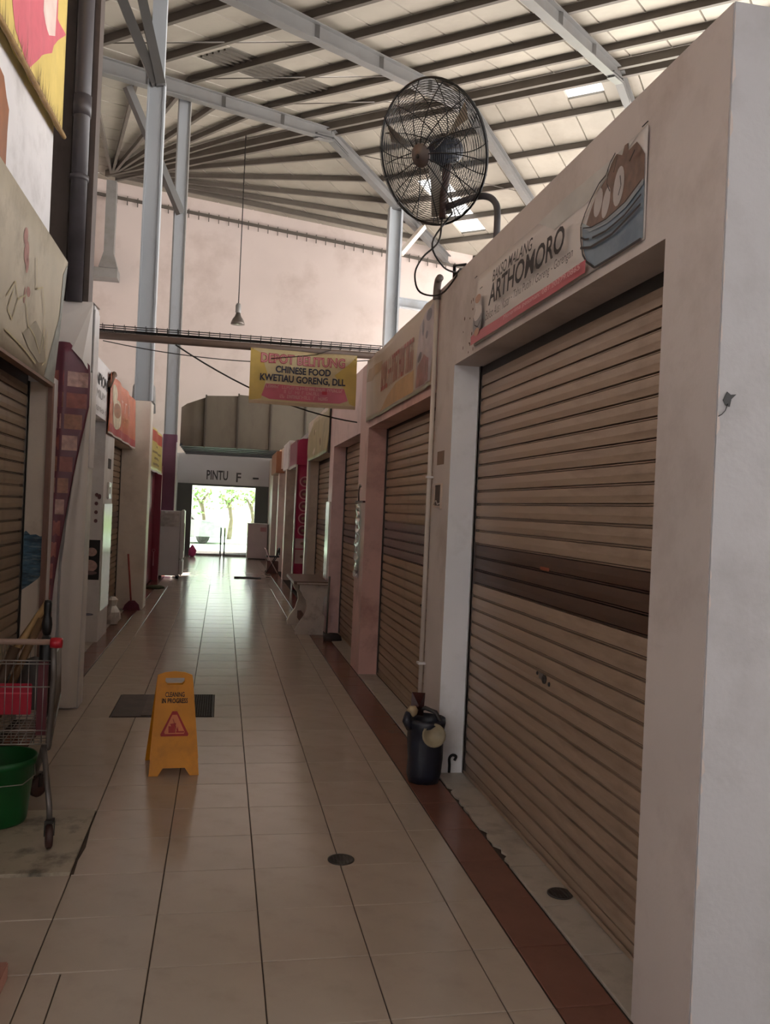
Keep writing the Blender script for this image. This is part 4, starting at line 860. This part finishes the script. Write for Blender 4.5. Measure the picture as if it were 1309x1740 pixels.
for a, b, r, k, lb in (((-1.16, 4.55, .56), (-.885, 4.72, 1.105), .018, 0, 'pale bamboo stick leaning highest out of the cart'), ((-1.22, 4.82, .56), (-.93, 4.86, 1.06), .014, 0, 'thin pale stick lying low across the cart'),
                     ((-1.20, 4.70, .55), (-.905, 4.78, 1.07), .022, 1, 'thick brown stick in the cart'), ((-1.06, 4.5, .55), (-.90, 4.66, 1.02), .02, 1, 'short brown stick beside the umbrella'), ((-1.1, 4.42, .53), (-.99, 4.5, .90), .026, 2, 'dark stump of wood in the cart')):
    tag(obj('stick', MB().tube([a, ((a[0]+b[0])/2, (a[1]+b[1])/2, (a[2]+b[2])/2+.012), b], r, 8), m_wood[k]), lb, 'stick')
um = thing('umbrella', (-.86, 4.6, .52), 'black folded umbrella standing handle up in the cart', 'umbrella')
obj('folded_canopy', MB().lathe([(.01, .0), (.032, .05), (.034, .3), (.03, .42), (.014, .45)], (-.862, 4.60, .5), 14), m_black, um)
obj('handle', MB().lathe([(.012, .44), (.022, .46), (.026, .50), (.022, .535), (.016, .55), (.019, .58), (.020, .61), (.016, .625), (0, .628)], (-.862, 4.60, .5), 14), m_black, um)
tag(obj('grey_cloth', MB().lathe([(0, .27), (.05, .25), (.09, .16), (.11, .03), (.1, 0)], (-.965, 4.86, .52), 14, jit=lambda i, j: rj.uniform(-.15, .15)), M('cloth_grey', (100, 98, 98), .9, .2, 10)), 'crumpled grey cloth in the cart', 'cloth')
tag(obj('black_bag', MB().lathe([(0, .14), (.05, .12), (.085, .06), (.08, 0)], (-1.14, 5.0, .53), 14, jit=lambda i, j: rj.uniform(-.15, .15)), m_black), 'black bag at the bottom of the cart', 'bag')
# bucket
bk = thing('bucket', (-1.055, 4.55, .012), 'green plastic bucket under the shopping cart', 'bucket')
obj('body', MB().lathe([(0, .004), (.138, .0), (.142, .01), (.172, .29), (.184, .295), (.186, .32), (.180, .328), (.170, .322), (.138, .02), (0, .015)], (-1.055, 4.55, .014), 32), M('bucket_green', (16, 88, 42), .4, .08, 5, dirt=(20, 70, 34), dirt_amt=.5, dirt_scale=6), bk)
obj('bail', MB().tube([(-.875, 4.50, .31), (-.862, 4.46, .27), (-.90, 4.37, .25), (-1.055, 4.355, .24), (-1.2, 4.40, .27), (-1.23, 4.5, .31)], .003, 6), m_chr, bk)
tag(obj('brick_block', MB().box(-1.15, -.655, 2.3, 3.08, 0, .06), M('terracotta', (158, 112, 96), .7, .12, 14), bevel=.004), 'terracotta coloured block at the aisle edge in the foreground', 'block')

# small things along the left
bm_ = thing('broom', (-1.3, 13.2, 0), 'pink broom leaning on the cream pillar', 'broom')
obj('stick', MB().tube([(-1.37, 13.27, .84), (-1.295, 13.2, .14)], .013, 8), M('broom_red', (176, 84, 76), .5), bm_)
obj('brush', MB().prism([(-.13, 0), (.12, 0), (.10, .08), (.04, .14), (-.04, .14), (-.1, .08)], (-1.28, 13.16, .005), (1,0,0), (0,0,1), (0,1,0), .06), M('broom_mauve', (122, 62, 82), .8, .2, 30), bm_)
tag(obj('plastic_bag', MB().lathe([(.08, 0), (.11, .06), (.10, .16), (.05, .24), (.07, .32), (.03, .36), (0, .36)], (-1.385, 11.7, .006), 12, jit=lambda i, j: rj.uniform(-.25, .25), smooth=False), M('clear_bag', (222, 216, 212), .2, .08, 12)), 'crumpled pale plastic bag on the step by the narrow shutter', 'plastic bag')
tag(obj('floor_rag', MB().lathe([(.0, .06), (.1, .055), (.19, .03), (.2, 0)], (-1.2, 16.6, 0), 14, jit=lambda i, j: rj.uniform(-.25, .25)), M('rag_green', (70, 74, 52), .9, .2, 12)), 'dark green rag dropped on the floor in front of the fridge', 'rag')
tag(obj('scissor_sticker', MB().tube([(-1.38+.03*math.cos(t), 18.295, .62+.03*math.sin(t)) for t in [i*.7 for i in range(10)]], .005, 5).box(-1.39, -1.37, 18.29, 18.298, .3, .59), M('doodle_pink', (190, 140, 150), .6)), 'pink wire hook hanging on the maroon wall', 'hook')
fr = thing('fridge', (-1.08, 19.05, 0), 'white upright fridge with plastic film standing by the purple column', 'fridge')
m_fw = M('fridge_white', (224, 224, 228), .35, .03, 3)
obj('body', B(-1.37, -.885, 18.76, 19.38, .06, 1.46), m_fw, fr, .012)
dr = obj('door', B(-.878, -.80, 18.76, 19.38, .42, 1.49), m_fw, fr, .02); obj('door', B(-.878, -.805, 18.76, 19.38, .07, .40), m_fw, fr, .02)
obj('handle', B(-.80, -.785, 18.80, 18.83, .6, 1.2), m_shiny, dr)
obj('gasket', B(-.886, -.877, 18.75, 19.38, .1, 1.46), m_rail, fr)
for x in (-1.3, -.92):
    for y in (18.85, 19.3): obj('foot', MB().lathe([(.03, 0), (.03, .07)], (x, y, 0), 10), m_black, fr)
mb = MB(); vs = [(-1.36+.455*i/9, 18.755-random.uniform(.0, .014), 1.12+.33*j/7) for j in range(8) for i in range(10)]
mb.add(vs, [(10*j+i, 10*j+i+1, 10*j+i+11, 10*j+i+10) for j in range(7) for i in range(9)]); obj('plastic_film', mb, M('film', (196, 194, 192), .15, .05, 9), fr)
tag(obj('door_mat', B(.32, .92, 19.25, 19.62, .001, .015), M('mat_dark', (70, 68, 66), .95, .2, 20)), 'narrow dark mat lying on the tiles before the door', 'mat')
fz = thing('white_cabinet', (1.08, 26.4, 0), 'pinkish white cabinet with a faded label beside the glass door', 'cabinet')
obj('body', B(.78, 1.38, 26.15, 26.8, .03, 1.07), M('cabinet_white', (206, 190, 190), .4, .05, 3), fz, .01); obj('lid', B(.77, 1.39, 26.13, 26.82, 1.07, 1.10), m_white, fz, .008); obj('label_patch', B(1.16, 1.34, 26.145, 26.152, .86, .99), M('label_rose', (190, 140, 140), .5), fz); obj('plinth', B(.82, 1.34, 26.2, 26.75, 0, .03), m_dark, fz)
ch = thing('folding_chair', (1.25, 21.0, 0), 'black folding chair with chrome frame by the right piers', 'chair')
for y in (20.82, 21.18):
    obj('frame_side', MB().tube([(1.06, y, .62), (1.10, y, .58), (1.16, y, .40), (1.38, y, .02)], .012, 8), m_shiny, ch); obj('leg', MB().tube([(1.40, y, .62), (1.36, y, .42), (1.10, y, .02)], .012, 8), m_dark, ch)
obj('seat', B(1.10, 1.42, 20.84, 21.16, .40, .43), m_black, ch, .01); obj('backrest', B(1.40, 1.43, 20.84, 21.16, .46, .64), m_black, ch, .01)
tag(obj('brown_crate', MB().box(1.12, 1.40, 20.86, 21.14, .02, .04).box(1.12, 1.14, 20.86, 21.14, .0, .30).box(1.38, 1.40, 20.86, 21.14, 0, .30).box(1.14, 1.38, 20.86, 20.88, .0, .30).box(1.14, 1.38, 21.12, 21.14, 0, .30), M('crate_brown', (110, 84, 76), .6, .15, 8)), 'brown crate tucked under the folding chair', 'crate')
tag(obj('pink_bag', MB().lathe([(.05, 0), (.11, .05), (.12, .2), (.07, .3), (.02, .36), (0, .36)], (-.86, 26.6, .0), 12, jit=lambda i, j: rj.uniform(-.15, .15)), M('bag_pink', (214, 70, 140), .5)), 'bright pink bag standing beside the glass door', 'bag')

# ------------------------------------------------------------------ hanging things
cb = thing('cable_beam', (.1, 8.5, 3.3), 'brown pipe beam with wire cable ladder spanning the aisle', 'beam')
obj('pipe', MB().tube([(-1.34, 8.5, 3.225), (1.52, 8.5, 3.235)], .036, 12), M('beam_brown', (126, 106, 94), .5, .12, 5), cb)
mb = MB()
for dy in (-.05, .05):
    mb.tube([(-1.34, 8.5+dy, 3.315), (1.52, 8.5+dy, 3.33)], .005, 5); mb.tube([(-1.34, 8.5+dy, 3.275), (1.52, 8.5+dy, 3.29)], .005, 5)
for i in range(29): x = -1.3+.1*i; mb.tube([(x, 8.45, 3.335), (x, 8.45, 3.27), (x, 8.55, 3.27), (x, 8.55, 3.335)], .0035, 5)
obj('wire_ladder', mb, m_dark, cb)
obj('cable', MB().tube([(-1.34, 8.52, 3.285), (-.4, 8.53, 3.29), (.6, 8.5, 3.29), (1.5, 8.5, 3.3)], .010, 6), m_black, cb)
def sag(a, b, d, n=14): a = Vector(a); b = Vector(b); return [a.lerp(b, i/n)-Vector((0, 0, d*4*(i/n)*(1-i/n))) for i in range(n+1)]
tag(obj('thin_cable', MB().tube(sag((-1.2, 8.52, 3.18), (1.40, 8.53, 3.19), .10), .005, 6), m_dark), 'thin cable sagging below the beam', 'cable')
tag(obj('thick_cable', MB().tube(sag((-.52, 8.5, 3.19), (1.41, 9.2, 2.62), .12), .008, 6), m_dark), 'thicker cable drooping from the beam behind the yellow banner', 'cable')
S = Sheet((.205, 8.44, 2.665), **CW, ripple=lambda u, v: .02*math.sin(u*6+1)+.012*math.sin(u*14-v*9)*(v/.55)+.008*math.sin(v*8))
hb_ = tag(S.base('hanging_banner', 1.06, .545, M('vinyl_pale_yellow', (212, 194, 150), .45, .08, 4, dirt=(176, 142, 108), dirt_amt=.7, dirt_scale=4), nu=30, nv=16, edge=lambda u, v: (u, v+.0*u)), 'yellow and pink Chinese food banner hanging from the beam', 'banner')
S.prn('printed_panel', [[(0, .54), (.1, .5), (.17, .3), (.12, .05), (0, .03)], [(1.06, .54), (.98, .45), (.84, .33), (.94, .2), (1.0, .05), (1.06, .03)]], M('print_yellow', (206, 176, 92), .45, .12, 6), hb_, .05)
S.prn('printed_panel', [[(.12, .08), (.16, .20), (.94, .20), (.98, .08), (.9, .05), (.2, .05)]], M('print_hot_pink', (206, 104, 124), .45, .12, 5), hb_, .05)
S.prn('printed_panel', [rect(.0, 1.06, .0, .03)], M('print_soiled', (196, 170, 140), .5, .15, 8), hb_, .05)
S.txt('DEPOT BELITUNG', .10, .94, .405, .505, M('print_outline_red', (176, 62, 82), .45), hb_, .045, maxe=.05)
S.txt('DEPOT BELITUNG', .107, .933, .412, .498, M('print_inner_pink', (218, 150, 150), .45), hb_, .0, maxe=.05)
m_nv = M('navy_ink', (44, 44, 66), .6)
S.txt('CHINESE FOOD', .25, .80, .315, .385, m_nv, hb_, .03, maxe=.05); S.txt('KWETIAU GORENG, DLL', .10, .95, .215, .298, m_nv, hb_, .03, maxe=.05)
m_wi = M('pale_pink_ink', (226, 176, 172), .6)
scribble(S, .16, .93, .160, .19, 34, m_wi, hb_, 8); scribble(S, .34, .72, .118, .148, 17, m_wi, hb_, 9); scribble(S, .30, .78, .070, .105, 20, m_wi, hb_, 10)
S.prn('printed_panel', [rect(.72, .77, .13, .162)], M('print_red_box', (196, 30, 60), .45), hb_, .05)
obj('tie_cord', MB().tube([S.P(.02, .53, .004), (.23, 8.5, 3.2), (.25, 8.54, 3.26)], .003, 5).tube([S.P(1.04, .50, .004), (1.25, 8.47, 3.2), (1.26, 8.54, 3.26)], .006, 6).tube([S.P(.2, .45, .006), S.P(.45, .49, .012), S.P(.65, .53, .01), (1.0, 8.45, 3.25)], .004, 5), m_dark, hb_)
lp = thing('pendant_lamp', (.19, 24, 6.68), 'small bell-shaped pendant lamp on a long rod', 'lamp')
obj('rod', MB().tube([(.19, 24, 7.2), (.19, 24, 11.95)], .016, 6), m_dark, lp); obj('ballast', MB().lathe([(.07, 0), (.08, .02), (.08, .2), (.05, .26), (0, .27)], (.19, 24, 7.0), 14), m_steel, lp)
obj('shade', MB().lathe([(.195, 0), (.185, .05), (.15, .14), (.09, .22), (.06, .32), (0, .33)], (.19, 24, 6.68), 22), M('lamp_grey', (110, 102, 96), .3, .1, 5, metal=.5), lp)

# fan ------------------------------------------------------------------------
FC = Vector((1.14, 4.95, 3.815)); aN = math.radians(237); tilt = math.radians(-24)
n_ = Vector((math.sin(aN)*math.cos(tilt), math.cos(aN)*math.cos(tilt), math.sin(tilt)))
u_ = n_.cross(Vector((0,0,1))).normalized(); v_ = u_.cross(n_).normalized()
def FP(r, a, d): return FC+u_*(r*math.cos(a))+v_*(r*math.sin(a))+n_*d
fan = thing('wall_fan', (1.5, 4.75, 3.19), 'large black industrial fan in a wire cage above the shop wall', 'fan')
RF = .405
def cage(name, d0, sgn, rin):
    mb = MB(); nr = 26
    dep = lambda r: sgn*(d0*(1-(r/RF)**2.2)+.02)
    for i in range(nr+1):
        r = rin+(RF-rin)*i/nr; mb.tube([FP(r, 2*math.pi*k/56, dep(r)) for k in range(56)], .0018, 4, closed=True)
    for k in range(14):
        a = 2*math.pi*k/14+.1*sgn; a2 = .25*sgn
        mb.tube([FP(rin+(RF-rin)*i/6, a+a2*(i/6), dep(rin+(RF-rin)*i/6)+.003*sgn) for i in range(7)], .0034, 5)
    obj(name, mb, m_black, fan)
cage('front_cage', .085, 1, .065); cage('rear_cage', .10, -1, .09)
obj('outer_ring', MB().tube([FP(RF+.004, 2*math.pi*k/64, 0) for k in range(64)], .007, 8, closed=True), m_black, fan)
hc = obj('hub_cap', MB().lathe([(0, .03), (.03, .03), (.034, .022), (.05, .02), (.056, .012), (.068, .01), (.07, 0)], FC+n_*.098, 24, axis=n_), M('hub_grey', (96, 84, 80), .45, .15, 12), fan)
obj('emblem', MB().lathe([(0, .003), (.014, .002), (.014, 0)], FC+n_*.13, 14, axis=n_), m_dark, hc)
for k in range(3):
    a0 = 2*math.pi*k/3+.6; vs = []
    for i in range(7):
        r = .05+.31*i/6
        for s in (-1, 1): w = (.22+.42*(i/6)*(1-.25*i/6))*.55*s; vs.append(FP(r, a0+w*(.09/r if r < .15 else .55), .0+.035*s))
    obj('blade', MB().add(vs, [(2*i, 2*i+1, 2*i+3, 2*i+2) for i in range(6)], True), M('blade_grey', (150, 142, 130), .35, .05, 5), fan)
mo = obj('motor', MB().lathe([(0, -.02), (.055, -.02), (.075, -.05), (.08, -.16), (.07, -.22), (.045, -.25), (0, -.255)], FC, 22, axis=n_), M('motor_blue', (48, 56, 74), .35, .15, 8), fan)
mb = MB()
for k in range(16): a = 2*math.pi*k/16; mb.beam(FP(.078, a, -.06), FP(.082, a, -.17), .004, .012, up=u_)
obj('cooling_fin', mb, m_dark, mo)
mpos = FC-n_*.15
obj('yoke', MB().tube([mpos, mpos+Vector((0, 0, -.12)), mpos+Vector((-.02, -.02, -.30)), mpos+Vector((-.02, -.02, -.42))], [.035, .028, .022, .02], 10), M('yoke_brown', (74, 50, 44), .5, .1, 6), fan)
obj('stand_pipe', MB().tube(smooth([(1.50, 4.74, 3.17), (1.50, 4.74, 3.42), (1.485, 4.76, 3.50), (1.44, 4.80, 3.54), (1.38, 4.88, 3.55), (mpos.x, mpos.y, 3.53)]), .020, 10), m_pipe, fan)
obj('cord', MB().tube(smooth([mpos+Vector((-.02, -.02, -.42)), (1.21, 4.97, 3.3), (1.12, 4.98, 3.2), (1.08, 5.0, 3.1), (1.14, 5.1, 3.02), (1.3, 5.2, 3.05), (1.43, 5.25, 3.22)]), .006, 6).tube(smooth([FP(.36, -1.65, -.03), (1.18, 5.0, 3.3), (1.27, 5.1, 3.2), (1.38, 5.22, 3.20), (1.44, 5.25, 3.215)]), .006, 6), m_dark, fan)
tag(obj('bracket_clutter', MB().tube([(1.42, 5.35, 3.2), (1.40, 5.28, 3.26), (1.45, 5.2, 3.25), (1.48, 5.3, 3.22)], .012, 6).box(1.42, 1.5, 5.22, 5.32, 3.195, 3.23), m_dark), 'dark bracket with looped wire on the wall top', 'bracket')
